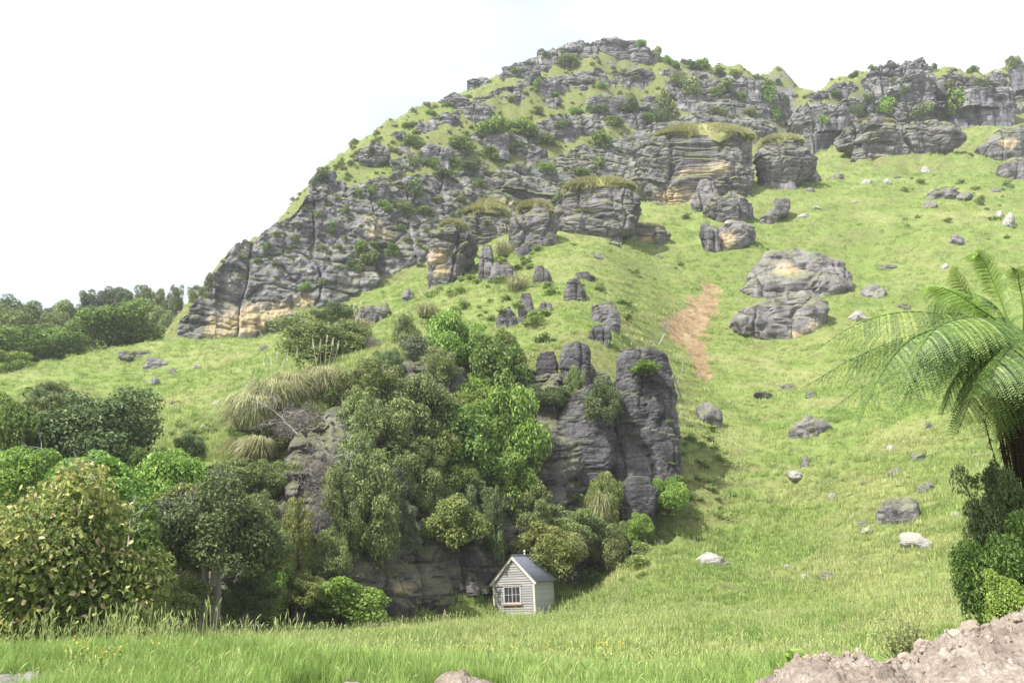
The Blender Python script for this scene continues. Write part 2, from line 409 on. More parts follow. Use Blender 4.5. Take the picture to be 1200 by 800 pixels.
# flat in front of the bluff
for x in (-22, -14, -7, 0, 7, 14):
    for y in (17, 24, 31): AW((x, y, -1.3 + 0.012 * max(0, x) * (y - 17) * 0.6))
AW((-5, 36, -1.3), (0, 42, -1.3), (3, 47, -1.25), (8, 42, -1.15), (-12, 34, -1.2), (-25, 30, -0.8), (22, 20, -0.6), (-40, 24, 0.5), (-45, 12, 0.3), (30, 12, 0.3))
anch = np.array(anch)
CQ = 3.0
def phi(a, b): return np.sqrt(((a[:, None, :2] - b[None, :, :2]) ** 2).sum(-1) + CQ * CQ)
_n = len(anch)
_S = np.zeros((_n + 3, _n + 3)); _S[:_n, :_n] = phi(anch, anch) - 0.02 * np.eye(_n)
_Pm = np.c_[np.ones(_n), anch[:, :2] / 100]; _S[:_n, _n:] = _Pm; _S[_n:, :_n] = _Pm.T
_w = np.linalg.solve(_S, np.r_[anch[:, 2], 0, 0, 0])
def sstep(a, b, x):
    t = np.clip((x - a) / (b - a), 0, 1); return t * t * (3 - 2 * t)
def base_h(xy):
    out = np.empty(len(xy))
    for i in range(0, len(xy), 20000):
        q = xy[i:i + 20000]
        out[i:i + 20000] = phi(q, anch) @ _w[:_n] + _w[_n] + q @ _w[_n + 1:] / 100
    return out
def height(xy):
    x, y = xy[:, 0], xy[:, 1]
    yc = np.clip(y, 15, 330); xc = np.clip(x, -230, 260)
    h = base_h(np.c_[xc, yc])
    p = np.c_[x, y, np.zeros_like(x)]
    far = sstep(30, 70, y)
    steep = sstep(52, 75, h) * sstep(120, 150, y)
    h = h + fbm(p * 0.11, 3, 5) * (0.12 + 0.55 * far) + fbm(p * 0.45, 3, 9) * (0.05 + 0.14 * far)
    h = h + steep * (fbm(p * 0.10, 3, 21) * 1.2 + np.abs(noise(p * 0.22, 31)) * 1.2 + fbm(p * 0.5, 3, 25) * 0.6)
    # sheep tracks: small steps running along the contour
    tr = np.sin(h * 5.2 + 4.0 * fbm(p * 0.05, 2, 77))
    h = h + 0.11 * tr * far * (1 - steep)
    # road verge at the camera: level track, turf bank on the left, drop to the flat
    bank = 0.24 * np.exp(-((y - 12.6) / 1.5) ** 2) * sstep(-1.2, -3.4, x) + 0.02 * np.exp(-((y - 11.6) / 1.3) ** 2) * sstep(3.0, 0.0, np.abs(x + 0.7))
    near = np.where(y < 11.5, 0.0, 0) + bank + fbm(p * 0.9, 3, 3) * 0.07 * sstep(7, 10, y)
    k = sstep(12.4, 17.5, y + 0.0 * x)
    h = near * (1 - k) + h * k
    far2 = sstep(300, 340, y)
    return h * (1 - far2) + 40 * far2
NY = 470
ys = np.concatenate([np.linspace(-60, 3, 14), 3.6 * (250 / 3.6) ** np.linspace(0, 1, NY), [265, 290, 330, 400, 520, 700, 1000, 1500]])
ss = np.linspace(-1, 1, 521)
SX, YY = np.meshgrid(ss, ys, indexing='ij')
XX = SX * (0.78 * np.clip(YY, 0, None) + 12 + np.clip(YY - 260, 0, None) * 1.5)
TV = np.c_[XX.ravel(), YY.ravel(), height(np.c_[XX.ravel(), YY.ravel()])]
TF = gridF(len(ss), len(ys))[:, ::-1]
_bv = BVHTree.FromPolygons(TV.tolist(), TF[:, ::-1].tolist())
def ray(px, py, bv=None, far=900):
    d = Vector(P(px, py, 100.0)) - Vector((0, 0, CAMZ)); d.normalize()
    return (bv or _bv).ray_cast(Vector((0, 0, CAMZ)), d, far)
def gz(x, y): return float(height(np.array([[x, y]], float))[0])

# soil slip painted where the turf has slid away (a stain with its own shape)
slip = np.zeros(len(TV))
spine = [(834, 340, 11), (829, 350, 13), (822, 360, 16), (816, 370, 17), (808, 382, 21), (799, 394, 22), (810, 404, 18), (817, 416, 15), (820, 428, 13), (822, 440, 9)]
for px, py, w in spine:
    h = ray(px, py)[0]
    if h is None: continue
    r = w * (h.y) / FPX
    d = np.sqrt((TV[:, 0] - h.x) ** 2 + ((TV[:, 1] - h.y) * 0.55) ** 2)
    slip = np.maximum(slip, np.clip(1.0 - 0.5 * d / r, 0, 1))
for px, py, w in ((340, 738, 30), (300, 742, 25), (390, 722, 22)):
    h = ray(px, py)[0]
    if h is not None:
        d = np.sqrt((TV[:, 0] - h.x) ** 2 + ((TV[:, 1] - h.y) * 0.6) ** 2); slip = np.maximum(slip, np.clip(0.62 - 0.5 * d / (w * h.y / FPX), 0, 1))
TV[:, 2] -= 0.35 * np.clip(slip * 1.4 - 0.4, 0, 1)
SLIP = slip
me = mk('hillside', TV, TF[:, ::-1], M['ground'], True, slip)
hill = add('hillside', me)
tag(hill, 'green grassy hillside rising from the road verge to the ridge', None, None, 'structure')

# ------------------------------------------------------------------ rock relief
def worley(p, s):
    """nearest and second-nearest cell distance and a per-cell random value"""
    f = np.floor(p).astype(np.int64); n = len(p); b1 = np.full(n, 9.0); b2 = np.full(n, 9.0); v = np.zeros(n)
    for dx in (-1, 0, 1):
        for dy in (-1, 0, 1):
            for dz in (-1, 0, 1):
                c = f + np.array((dx, dy, dz)); x, y, z = c.T
                q = np.stack([x + .5 + .42 * _h(x, y, z, s), y + .5 + .42 * _h(x, y, z, s + 1), z + .5 + .42 * _h(x, y, z, s + 2)], -1)
                d = np.sqrt(((p - q) ** 2).sum(1)); new = d < b1
                b2 = np.where(new, b1, np.minimum(b2, d)); v = np.where(new, _h(x, y, z, s + 3), v); b1 = np.where(new, d, b1)
    return b1, b2, v

def relief(p, amp=1.0, s=0, bed=2.2, joint=4.0, tilt=0.06, blk=0.6, bw=1.0):
    """bedded and jointed limestone relief, metres, for points p"""
    p = np.asarray(p, float)
    w = fbm(p * 0.12, 3, s + 40)
    u = p[:, 0] * 0.9 + p[:, 1] * 0.35
    zz = p[:, 2] + tilt * p[:, 0] + 0.9 * w
    # thick beds
    def beds(th, se):
        t = zz / th + 0.3 * noise(np.c_[u * 0.07, zz * 0, p[:, 1] * 0.05], se)
        i = np.floor(t).astype(np.int64); f = t - i
        cell = np.floor(u / (th * 3.1) + _h(i, i * 0, i * 0, se) * 5).astype(np.int64)
        o = 0.6 * _h(i, i * 0, i * 0, se + 1) + 0.4 * _h(i, cell, i * 0, se + 2)
        return o * 0.55 + 0.8 * (1 - np.abs(2 * f - 1) ** 5) - 0.8
    d = bw * (0.62 * beds(bed, s + 3) * bed / 2.2 + 0.30 * beds(bed * 0.31, s + 5) * bed / 2.2)
    # vertical joints
    uj = u + 0.8 * noise(np.c_[p[:, 2] * 0.18, u * 0.1, u * 0], s + 8) + 0.5 * w
    t = uj / joint; i = np.floor(t).astype(np.int64); best = np.full(len(p), 9.0); second = np.full(len(p), 9.0); cid = i * 0
    for k in (-1, 0, 1):
        c = i + k + 0.5 + 0.45 * _h(i + k, i * 0 + 7, i * 0, s + 9); dd = np.abs(t - c)
        new = dd < best
        second = np.where(new, best, np.minimum(second, dd)); cid = np.where(new, i + k, cid); best = np.where(new, dd, best)
    e = (second - best) * joint * 0.5
    d = d + 0.75 * _h(cid, cid * 0, np.floor(zz / (bed * 3)).astype(np.int64), s + 11) - 0.9 * np.exp(-(e / 0.16) ** 2)
    d = d * 0.72 + 0.70 * fbm(p * 0.22, 4, s + 13) + 0.24 * fbm(p * 1.1, 3, s + 15)
    # fracture blocks, flattened along the bedding
    wp_ = np.c_[p[:, 0], p[:, 1], zz] + 0.22 * bed * np.stack([noise(p / bed, s + 31), noise(p / bed, s + 32), 0.4 * noise(p / bed, s + 33)], -1)
    for sc_, am in ((bed * 1.25, 0.62 * blk), (bed * 0.5, 0.36 * blk)):
        f1, f2, v = worley(wp_ / np.array((1.25, 1.25, 0.85)) / sc_, s + 35)
        d = d + am * v * sc_ / 2.2 - am * 0.9 * np.exp(-((f2 - f1) / 0.10) ** 2) * sc_ / 2.2
    return d * amp

def spl(tab, n):
    """resample rows of a table at n points along its first axis (smoothed linear)"""
    tab = np.asarray(tab, float); t = np.linspace(0, len(tab) - 1, n)
    i = np.clip(t.astype(int), 0, len(tab) - 2); f = (t - i)[:, None]
    return tab[i] * (1 - f) + tab[i + 1] * f

ALL_V, ALL_F, _off = [TV], [TF[:, ::-1]], [len(TV)]
def solid(V, F):
    ALL_V.append(V); ALL_F.append(F + _off[0]); _off[0] += len(V)

def fresh_at(V, spots, Y0=None):
    t = np.zeros(len(V))
    for (px, py, Y), r in spots:
        d = np.linalg.norm((V - P(px, py, Y0 or Y)) * np.array((0.85, 0.2, 1.25)), axis=1)
        t = np.maximum(t, np.clip(0.95 - 0.5 * d / r, 0, 1))
    return t

def ribbon(name, label, cols, nu, nv, mat, amp=1.0, s=0, lean=None, bed=2.2, joint=4.0, fresh=(), cat=None, bulge=0.0, kind='structure', blk=0.6, bw=1.0):
    c = spl(cols, nu)
    foot = np.array([P(r[0], r[1], r[3]) for r in c]); top = np.array([P(r[0], r[2], r[4]) for r in c])
    ks = np.r_[-2.2, 1, 1]
    vs = np.linspace(0, 1, nv)
    body = foot[:, None] * (1 - vs[None, :, None]) + top[:, None] * vs[None, :, None]
    hgt = np.linalg.norm(top - foot, axis=1)
    # profile: foot sits back a little, upper part stands proud
    body[:, :, 1] -= (np.sin(vs * math.pi) * bulge)[None]
    below = foot[:, None] + np.array([(0, 1.2, -3.0), (0, 0.5, -1.5)])[None]
    back = top[:, None] + np.array([(0, 1.0, 0.25), (0, 2.5, 0.3), (0, 5.0, -0.2), (0, 9.0, -3.0)])[None]
    G = np.concatenate([below, body, back], 1)
    d = relief(G.reshape(-1, 3), amp, s, bed, joint, blk=blk, bw=bw).reshape(G.shape[:2])
    nt_ = G.shape[1]
    tang = np.gradient(foot, axis=0); nrm = np.c_[tang[:, 1], -tang[:, 0], 0 * tang[:, 0]]
    for _ in range(12): nrm[1:-1] = (nrm[:-2] + nrm[1:-1] * 2 + nrm[2:]) / 4
    nrm /= np.linalg.norm(nrm, axis=1)[:, None] + 1e-9
    wgt = np.ones(nt_); wgt[-3:] = (0.5, 0.15, 0.0)
    G[:, :, :2] += (d * wgt)[:, :, None] * nrm[:, None, :2]
    tops = np.zeros(nt_); tops[2:2 + nv] = vs ** 4; tops[-4:] = (1, 0.8, 0.3, 0)
    G[:, :, 2] += tops[None] * (fbm(np.c_[c[:, 0] * 0.05, c[:, 0] * 0, c[:, 0] * 0], 4, s + 60) * 0.9 * amp)[:, None]
    V = G.reshape(-1, 3); F = gridF(nu, nt_)
    o = add(name, mk(name, V, F, mat, False, fresh_at(V, fresh)))
    tag(o, label, cat, None, kind); solid(V, F)
    return o

def crag(name, label, lv, Y, mat, dep=0.7, s=0, amp=0.5, nexp=3.2, bed=1.3, joint=3.0, cap=None, fresh=(), group=None, cat='rock', nl=46, na=96, bury=5.0, dome=0.12, skew=0.0, parent=None, auto=False, blk=0.55, bw=1.0):
    """free-standing rock lofted from levels (py, x left, x right), top to foot, at distance Y; a full solid all round"""
    if auto:
        q = ray((lv[-1][1] + lv[-1][2]) / 2, lv[-1][0])[0]
        if q is not None and abs(q.y - Y) < 22: Y = q.y
    rows = []
    for py, xl, xr in lv:
        a, b = P(xl, py, Y), P(xr, py, Y); rows.append((a[2], (a[0] + b[0]) / 2, (b[0] - a[0]) / 2))
    rows = np.array(rows)
    zt, zb = rows[0, 0], rows[-1, 0]
    z = np.r_[np.linspace(zt, zb, nl), zb - bury * 0.5, zb - bury]
    cx = np.interp(-z, -rows[:, 0], rows[:, 1]); hw = np.interp(-z, -rows[:, 0], rows[:, 2])
    for _ in range(2):
        cx[1:-1] = (cx[:-2] + 2 * cx[1:-1] + cx[2:]) / 4; hw[1:-1] = (hw[:-2] + 2 * hw[1:-1] + hw[2:]) / 4
    H = rows[:, 2].max(); hd = dep * (0.35 * H + 0.65 * hw)
    cy = Y + dep * H * 0.8 + skew * (z - zb)
    th = np.arange(na) * 2 * math.pi / na
    ex = np.sign(np.cos(th)) * np.abs(np.cos(th)) ** (2 / nexp); ey = np.sign(np.sin(th)) * np.abs(np.sin(th)) ** (2 / nexp)
    fac = np.array([0.06, 0.3, 0.55, 0.78, 0.92]); dz = dome * hw[0] * (1 - fac ** 2)
    R = np.r_[fac, np.ones(len(z))]
    Z = np.r_[zt + dz, z]; CX = np.r_[np.full(5, cx[0]), cx]; HW = np.r_[np.full(5, hw[0]), hw]; HD = np.r_[np.full(5, hd[0]), hd]; CY = np.r_[np.full(5, cy[0]), cy]
    G = np.stack([CX[None] + ex[:, None] * (HW * R)[None], CY[None] + ey[:, None] * (HD * R)[None], np.broadcast_to(Z[None], (na, len(Z)))], -1)
    nx = np.cos(th); ny = np.sin(th)
    d = relief(G.reshape(-1, 3), amp, s, bed, joint, blk=blk, bw=bw).reshape(G.shape[:2]) * np.r_[0.0, 0.2, 0.4, 0.6, 0.9, np.ones(len(z))][None]
    d = np.maximum(d, -0.45 * (HW * R)[None] - 0.02)
    G[:, :, 0] += d * nx[:, None]; G[:, :, 1] += d * ny[:, None]
    jag = fbm(G[:, 0:1, :].repeat(1, 1).reshape(-1, 3) * 0, 1, s)  # keep seed use stable
    tz = np.r_[np.ones(5), np.clip(1 - np.arange(len(z)) / 8.0, 0, 1)]
    G[:, :, 2] += tz[None] * fbm(G.reshape(-1, 3) * np.array((0.7, 0.7, 0.0)), 4, s + 91).reshape(G.shape[:2]) * amp * 0.9
    V = G.reshape(-1, 3); F = gridF(na, G.shape[1], True)[:, ::-1]
    V = np.r_[V, [V.reshape(na, -1, 3)[:, 0].mean(0)]]
    nt_ = G.shape[1]; tip = len(V) - 1
    T = np.stack([np.arange(na) * nt_, np.full(na, tip), ((np.arange(na) + 1) % na) * nt_], -1)
    base = np.array((cx[nl - 1], cy[nl - 1], zb))
    if parent is None and cap is None:
        o = add(name, mk(name, V - base, [F, T], mat, False, fresh_at(V, fresh, Y)), None, base)
        tag(o, label, cat, group); root = o
    else:
        root = parent or empty(name, base)
        if parent is None: tag(root, label, cat, group)
        add('rock_body' if parent is None else name, loc=None if parent is None else base, me=mk(name, V - base, [F, T], mat, False, fresh_at(V, fresh, Y)), parent=root)
    solid(V, F)
    if cap is not None:
        hcap, spread = cap[0] * 1.15, cap[1] * 1.03; zt = zt + 0.25 * amp
        r_ = rng(s + 5); acc = Acc()
        n = 24
        rad = np.r_[0.02, 0.32, 0.6, 0.78, 0.9, 0.96, 0.9]; zz = np.r_[1.0, 0.95, 0.80, 0.56, 0.28, -0.1, -0.45] * hcap * 0.8
        t2 = np.arange(n * 2) * math.pi / n
        e2 = np.sign(np.cos(t2)) * np.abs(np.cos(t2)) ** (2 / nexp); f2 = np.sign(np.sin(t2)) * np.abs(np.sin(t2)) ** (2 / nexp)
        q = np.stack([cx[0] + e2[:, None] * (hw[0] * spread * rad)[None], cy[0] + f2[:, None] * (hd[0] * spread * rad)[None], zt + dome * hw[0] * (1 - np.minimum(rad, 1) ** 2)[None] + zz[None] + 0 * t2[:, None]], -1)
        q += (fbm(q.reshape(-1, 3) * 0.6, 3, s).reshape(q.shape[:2]) * 0.38 * hcap)[:, :, None] * np.array((1.0, 1.0, 1.1))
        acc.put(q.reshape(-1, 3) - base, gridF(2 * n, 7, True)[:, ::-1], 0.5)
        m = int(min(22000, 1200 + 220 * hw[0] * hd[0] * 4)); rr = np.sqrt(r_.random(m)); ta = r_.random(m) * 6.2832
        ca = np.sign(np.cos(ta)) * np.abs(np.cos(ta)) ** (2 / nexp); sa = np.sign(np.sin(ta)) * np.abs(np.sin(ta)) ** (2 / nexp)
        b = np.c_[cx[0] + ca * hw[0] * spread * rr, cy[0] + sa * hd[0] * spread * rr, zt + dome * hw[0] * (1 - rr ** 2) + hcap * (1 - rr ** 2.2) * 0.76] - base
        L = (0.3 + 0.55 * r_.random(m)) * min(hcap, 1.5) * 0.75 + 0.2; dr = np.c_[ca * (0.3 + rr ** 4), sa * (0.3 + rr ** 4), 1.1 - 1.2 * rr ** 6] + r_.normal(0, 0.3, (m, 3))
        dr /= np.linalg.norm(dr, axis=1)[:, None]; sd_ = np.cross(dr, r_.normal(0, 1, (m, 3))); sd_ /= np.linalg.norm(sd_, axis=1)[:, None]
        w_ = 0.035 + 0.03 * r_.random(m)
        VV = np.stack([b - sd_ * w_[:, None], b + sd_ * w_[:, None], b + dr * L[:, None]], 1).reshape(-1, 3)
        acc.put(VV, np.arange(3 * m).reshape(-1, 3), np.repeat(r_.random(m), 3))
        m = int(220 * (hw[0] + hd[0]) ** .8); ta = r_.random(m) * 6.2832; rr = .86 + .16 * r_.random(m)      # ragged turf hanging over the rim
        ca = np.sign(np.cos(ta)) * np.abs(np.cos(ta)) ** (2 / nexp); sa = np.sign(np.sin(ta)) * np.abs(np.sin(ta)) ** (2 / nexp)
        hang = .35 + .9 * np.clip(fbm(np.c_[ta * 2, ta * 0, ta * 0 + s], 3, s) + .4, 0, 1.3)
        b = np.c_[cx[0] + ca * hw[0] * spread * rr, cy[0] + sa * hd[0] * spread * rr, np.full(m, zt + .12 * hcap)] - base
        dr = np.c_[ca * .5, sa * .5, -.75 + 0 * ca] + r_.normal(0, .28, (m, 3)); dr /= np.linalg.norm(dr, axis=1)[:, None]; sd_ = np.cross(dr, r_.normal(0, 1, (m, 3))); sd_ /= np.linalg.norm(sd_, axis=1)[:, None]
        VV = np.stack([b - sd_ * .05, b + sd_ * .05, b + dr * (hang * (.5 + .7 * r_.random(m)))[:, None]], 1).reshape(-1, 3)
        acc.put(VV, np.arange(3 * m).reshape(-1, 3), np.repeat(.15 + .6 * r_.random(m), 3))
        add('grass_cap', acc.mesh('grass_cap', M['captop']), root)
    return root
M['captop'] = mat_leaf('ledge_turf', (0.15, 0.185, 0.055), (0.29, 0.29, 0.105), (0.44, 0.41, 0.20), 0.25, None, 0.8, 1.15)

def fp(px, py, Y, r): return ((px, py, Y), r)
ribbon('cliff', 'long grey bedded limestone cliff under the hilltop', CLIFF, 760, 120, M['cliff'], 1.0, 1, bed=4.2, joint=7.5, blk=0.22, bw=0.55,
       fresh=[fp(262, 375, 113, 2.4), fp(280, 372, 113, 3.0), fp(300, 368, 114, 3.0), fp(320, 362, 115, 2.2), fp(250, 388, 113, 1.6), fp(443, 272, 126, 1.6), fp(437, 258, 127, 1.0), fp(598, 235, 139, 1.6), fp(355, 352, 118, 1.2), fp(495, 335, 127, 1.5)])
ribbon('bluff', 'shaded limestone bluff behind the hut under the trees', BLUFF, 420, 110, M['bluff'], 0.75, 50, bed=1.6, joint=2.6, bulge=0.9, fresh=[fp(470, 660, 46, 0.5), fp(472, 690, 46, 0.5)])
ribbon('ridge_cliff', 'broken grey limestone cliff along the right ridge', RIGHTC, 340, 60, M['cliff'], 1.3, 80, bed=2.4, joint=5.0)

def band(rows, s, **kw):
    cols = []
    for px, foot, top in rows:
        q = ray(px, foot)[0]
        if q is None: continue
        cols.append((px, foot, top, q.y - .8, q.y + .12 * (foot - top)))
    ribbon('cliff_band', kw.pop('label'), cols, kw.pop('nu', 380), 44, M['cliff'], kw.pop('amp', .95), s, bed=2.0, joint=4.5, blk=.4, bw=.85)
band([(455, 206, 194), (480, 198, 184), (510, 190, 172), (545, 180, 160), (580, 174, 152), (620, 168, 148), (660, 158, 138), (700, 150, 130), (740, 142, 120), (780, 134, 112), (820, 124, 100), (850, 118, 96)], 140, label='second stepped rock band above the main cliff')
band([(500, 150, 138), (530, 140, 126), (560, 130, 112), (590, 122, 102), (620, 112, 90), (650, 106, 90), (690, 102, 86), (730, 100, 84), (765, 98, 84)], 150, label='third broken rock band under the summit', nu=300)
band([(590, 96, 82), (615, 90, 72), (640, 80, 60), (665, 74, 54), (700, 72, 52)], 160, label='rocky brow left of the summit crag', nu=160)
band([(780, 106, 90), (810, 104, 84), (845, 106, 86), (880, 112, 90), (912, 126, 102)], 170, label='grey rock face along the right end of the hilltop', nu=200, amp=1.1)
# ------------------------------------------------------------------ outcrops
R, DR, PR, CL = M['rock'], M['dark_rock'], M['pale_rock'], M['cliff']
# two-part pillar above the hut
pil = empty('rock_outcrop', P(715, 605, 60)); tag(pil, 'tall dark layered rock pillars standing right of the bright green trees', 'rock outcrop')
pil_loc = np.array(pil.location)
def pillar(lv, Y, **kw):
    global pil
    tmp = crag('rock_pillar', None, lv, Y, DR, cat=None, **kw)
    tmp.location = np.array(tmp.location) - pil_loc; tmp.parent = pil
    if 'category' in tmp: del tmp['category']
    return tmp
pillar([(403, 733, 770), (412, 729, 786), (430, 727, 790), (458, 724, 794), (462, 716, 792), (500, 708, 796), (535, 706, 800), (560, 708, 802), (585, 712, 790), (604, 716, 770)], 59.5, dep=0.55, s=201, amp=0.34, bed=1.1, joint=2.6, nl=80, na=150, dome=0.05)
pillar([(404, 664, 688), (412, 658, 692), (440, 656, 693), (462, 658, 690), (474, 660, 688)], 61, dep=0.7, s=203, amp=0.3, bed=0.8, joint=2.5, nl=50, na=110, dome=0.05)
pillar([(411, 632, 650), (425, 629, 654), (450, 630, 656), (470, 634, 654)], 61.5, dep=0.8, s=205, amp=0.26, bed=0.8, joint=2.5, nl=40, na=90, dome=0.05)
pillar([(452, 680, 706), (470, 664, 712), (492, 652, 716), (520, 646, 718), (555, 640, 722), (590, 640, 724), (612, 646, 722)], 58.6, dep=0.55, s=207, amp=0.34, bed=1.3, joint=3.2, nl=70, na=140, dome=0.1)
pillar([(560, 735, 760), (575, 722, 770), (600, 724, 768), (625, 730, 760)], 57.5, dep=0.6, s=209, amp=0.25, bed=0.8, joint=2.0, nl=36, na=80, dome=0.1)
# turf-capped blocks high on the slope
crag('capped_boulder', 'huge block boulder with thick grass cap and cream base below the cliff',
     [(158, 770, 884), (168, 753, 888), (182, 747, 889), (200, 749, 887), (222, 757, 884), (240, 768, 878), (252, 776, 860)], 128, R, 0.55, 211, 0.75, 4.5, 2.2, 4.5, cap=(2.3, 1.0),
     fresh=[fp(790, 235, 128, 2.4), fp(815, 235, 128, 2.0), fp(800, 246, 128, 2.0), fp(840, 200, 127, 1.6), fp(800, 205, 127, 1.0)], nl=80, na=150, dome=0.06)
crag('capped_boulder', 'smaller grass-capped block boulder right beside the huge capped one',
     [(164, 897, 944), (172, 892, 956), (184, 891, 967), (198, 892, 960), (212, 893, 940)], 131, R, 0.6, 213, 0.6, 3.5, 2.0, 4.0, cap=(1.1, 0.97), nl=56, na=110, dome=0.06)
crag('capped_boulder', 'dark wide outcrop with turf top and cream cleft near the right ridge',
     [(141, 1002, 1058), (150, 992, 1066), (162, 994, 1066), (172, 1000, 1068), (186, 998, 1066), (198, 1003, 1058)], 150, R, 0.6, 215, 0.75, 3.5, 2.2, 3.6, cap=(0.6, 0.8), fresh=[fp(1040, 186, 150, 1.4), fp(1020, 190, 150, 1.0)], nl=60, na=130, dome=0.08)
crag('rock_outcrop', 'long dark grey outcrop sloping down right of the cream cleft',
     [(140, 1068, 1112), (148, 1062, 1128), (160, 1062, 1136), (172, 1064, 1120), (180, 1066, 1096)], 151, R, 0.5, 217, 0.6, 3.2, 2.0, 4.0, nl=50, na=120, dome=0.06)
# ledge band under the cliff
crag('ledge_rock', 'tall pale-faced rock at the left end of the grassy ledge band', [(262, 515, 545), (275, 502, 560), (295, 497, 556), (315, 497, 540), (338, 494, 530)], 108, R, 0.8, 221, 0.6, 3.0, 2.0, 4.0, cap=(0.5, 0.95), fresh=[fp(512, 300, 108, 1.2), fp(516, 318, 108, 0.8)], auto=True)
crag('ledge_rock', 'flat topped ledge rock with tufted turf beneath the cliff', [(246, 545, 594), (256, 530, 604), (270, 528, 606), (286, 532, 606)], 112, R, 0.7, 223, 0.55, 3.2, 1.6, 4.0, cap=(0.9, 1.0), auto=True)
crag('ledge_rock', 'topmost small turf-covered ledge rock against the cliff foot', [(238, 550, 590), (246, 538, 600), (256, 536, 602)], 118, R, 0.6, 225, 0.45, 3.2, 1.5, 4.0, cap=(0.8, 1.0), auto=True)
crag('ledge_rock', 'blocky grey ledge rock left of the dark vertical crack', [(244, 606, 648), (254, 598, 652), (268, 594, 651), (284, 596, 648), (292, 600, 640)], 108, R, 0.7, 227, 0.55, 4.0, 2.4, 4.5, cap=(0.8, 0.9), auto=True)
crag('ledge_rock', 'long turf-topped ledge rock right of the dark vertical crack', [(218, 664, 744), (226, 658, 750), (240, 655, 752), (258, 655, 745), (276, 658, 735)], 114, R, 0.45, 229, 0.7, 3.8, 2.0, 4.5, cap=(0.8, 1.0), na=150, auto=True)
crag('ledge_rock', 'lower crumbling shelf rock in front of the long ledge', [(248, 668, 740), (256, 660, 748), (268, 660, 742), (276, 664, 720)], 109, R, 0.4, 231, 0.6, 3.2, 1.4, 3.5, cap=(0.35, 0.9), na=120, auto=True)
crag('shelf_rock', 'low split shelf rock with rusty lip under the huge capped boulder', [(266, 732, 782), (273, 726, 788), (284, 730, 780)], 112, R, 0.5, 233, 0.5, 3.2, 1.2, 2.6, cap=(0.3, 0.9), fresh=[fp(760, 280, 112, 1.0)], auto=True)
# rubble below the huge boulder
crag('boulder', 'dark knobbly boulder directly below the huge capped boulder', [(226, 838, 868), (236, 830, 882), (250, 832, 886), (262, 838, 878)], 119, R, 0.8, 235, 0.7, 2.6, 1.6, 3.0, auto=True, bw=0.25, blk=0.35)
crag('boulder', 'pale cream-stained boulder at the foot of the rubble pile', [(256, 850, 872), (268, 838, 888), (284, 836, 886), (294, 842, 868)], 116, PR, 0.8, 237, 0.6, 2.6, 1.6, 3.0, fresh=[fp(848, 280, 115, 1.6)], auto=True, bw=0.25, blk=0.35)
crag('boulder', 'narrow jagged boulder on the left of the rubble pile', [(258, 824, 836), (270, 817, 844), (284, 822, 846), (296, 828, 846)], 115, R, 0.9, 239, 0.5, 2.6, 1.4, 3.0, auto=True, bw=0.25, blk=0.35)
crag('boulder', 'leaning dark wedge rock right of the rubble pile', [(231, 912, 926), (240, 908, 929), (250, 897, 924), (258, 890, 912), (263, 891, 906)], 120, R, 0.7, 241, 0.4, 2.8, 1.2, 3.0, auto=True, bw=0.25, blk=0.35)
crag('boulder', 'pale bluish rock tucked under the huge capped boulder', [(212, 818, 840), (222, 814, 846), (238, 812, 850), (248, 816, 846)], 123, PR, 0.7, 243, 0.5, 2.8, 1.4, 3.0, auto=True, bw=0.25, blk=0.35)
crag('boulder', 'small turf-topped rock below the smaller capped boulder', [(197, 942, 956), (204, 938, 962), (214, 940, 960)], 132, R, 0.8, 245, 0.4, 2.8, 1.2, 3.0, cap=(0.5, 0.9), nl=24, na=50, auto=True, bw=0.25, blk=0.35)
# big slabs mid slope
crag('slab_boulder', 'largest pale slab boulder, upper of the two mid slope', [(281, 908, 950), (289, 896, 985), (300, 888, 1000), (318, 880, 1004), (336, 872, 1000), (350, 880, 985)], 100, PR, 0.5, 251, 0.6, 3.6, 4.4, 4.5, fresh=[fp(925, 312, 100, 1.6)], nl=70, na=150, dome=0.06, skew=0.3, auto=True, bw=0.12, blk=0.3)
crag('slab_boulder', 'long stained slab boulder, lower of the two mid slope', [(337, 930, 966), (345, 896, 980), (356, 866, 984), (372, 860, 976), (388, 868, 966), (400, 890, 945)], 91, PR, 0.5, 253, 0.55, 3.6, 4.0, 4.0, fresh=[fp(960, 380, 91, 1.0), fp(935, 392, 91, 0.8)], nl=70, na=150, dome=0.06, skew=0.2, auto=True, bw=0.12, blk=0.3)
# summit rocks
crag('summit_rock', 'rounded dark crag forming the highest point of the hill', [(43, 708, 740), (49, 694, 764), (60, 690, 775), (72, 688, 778), (80, 690, 770)], 186, CL, 0.6, 261, 0.9, 2.8, 2.2, 4.5)
crag('summit_rock', 'grey crag just left of the highest point', [(48, 660, 690), (56, 650, 700), (70, 646, 700), (84, 650, 694)], 186, CL, 0.6, 263, 0.9, 2.8, 2.0, 4.0)
crag('summit_rock', 'jagged rock group stepping down left of the summit crags', [(78, 606, 632), (86, 598, 640), (100, 594, 640), (116, 596, 630)], 178, CL, 0.7, 265, 1.0, 2.8, 2.0, 3.5)
crag('summit_rock', 'mid-height rounded rock between stepped group and summit crags', [(60, 632, 650), (68, 622, 656), (80, 620, 660), (92, 624, 656)], 184, CL, 0.7, 267, 0.8, 2.8, 2.0, 3.5)
crag('summit_rock', 'spiky pinnacle rock standing on the left skyline', [(88, 556, 576), (96, 546, 578), (106, 548, 578), (118, 548, 572), (128, 552, 578)], 171, CL, 0.7, 269, 0.9, 2.8, 1.6, 3.0)
crag('summit_rock', 'thin leaning finger rock beside the skyline pinnacle', [(86, 586, 590), (94, 582, 592), (104, 581, 590)], 173, CL, 0.9, 271, 0.4, 2.6, 1.4, 3.0, nl=24, na=48)
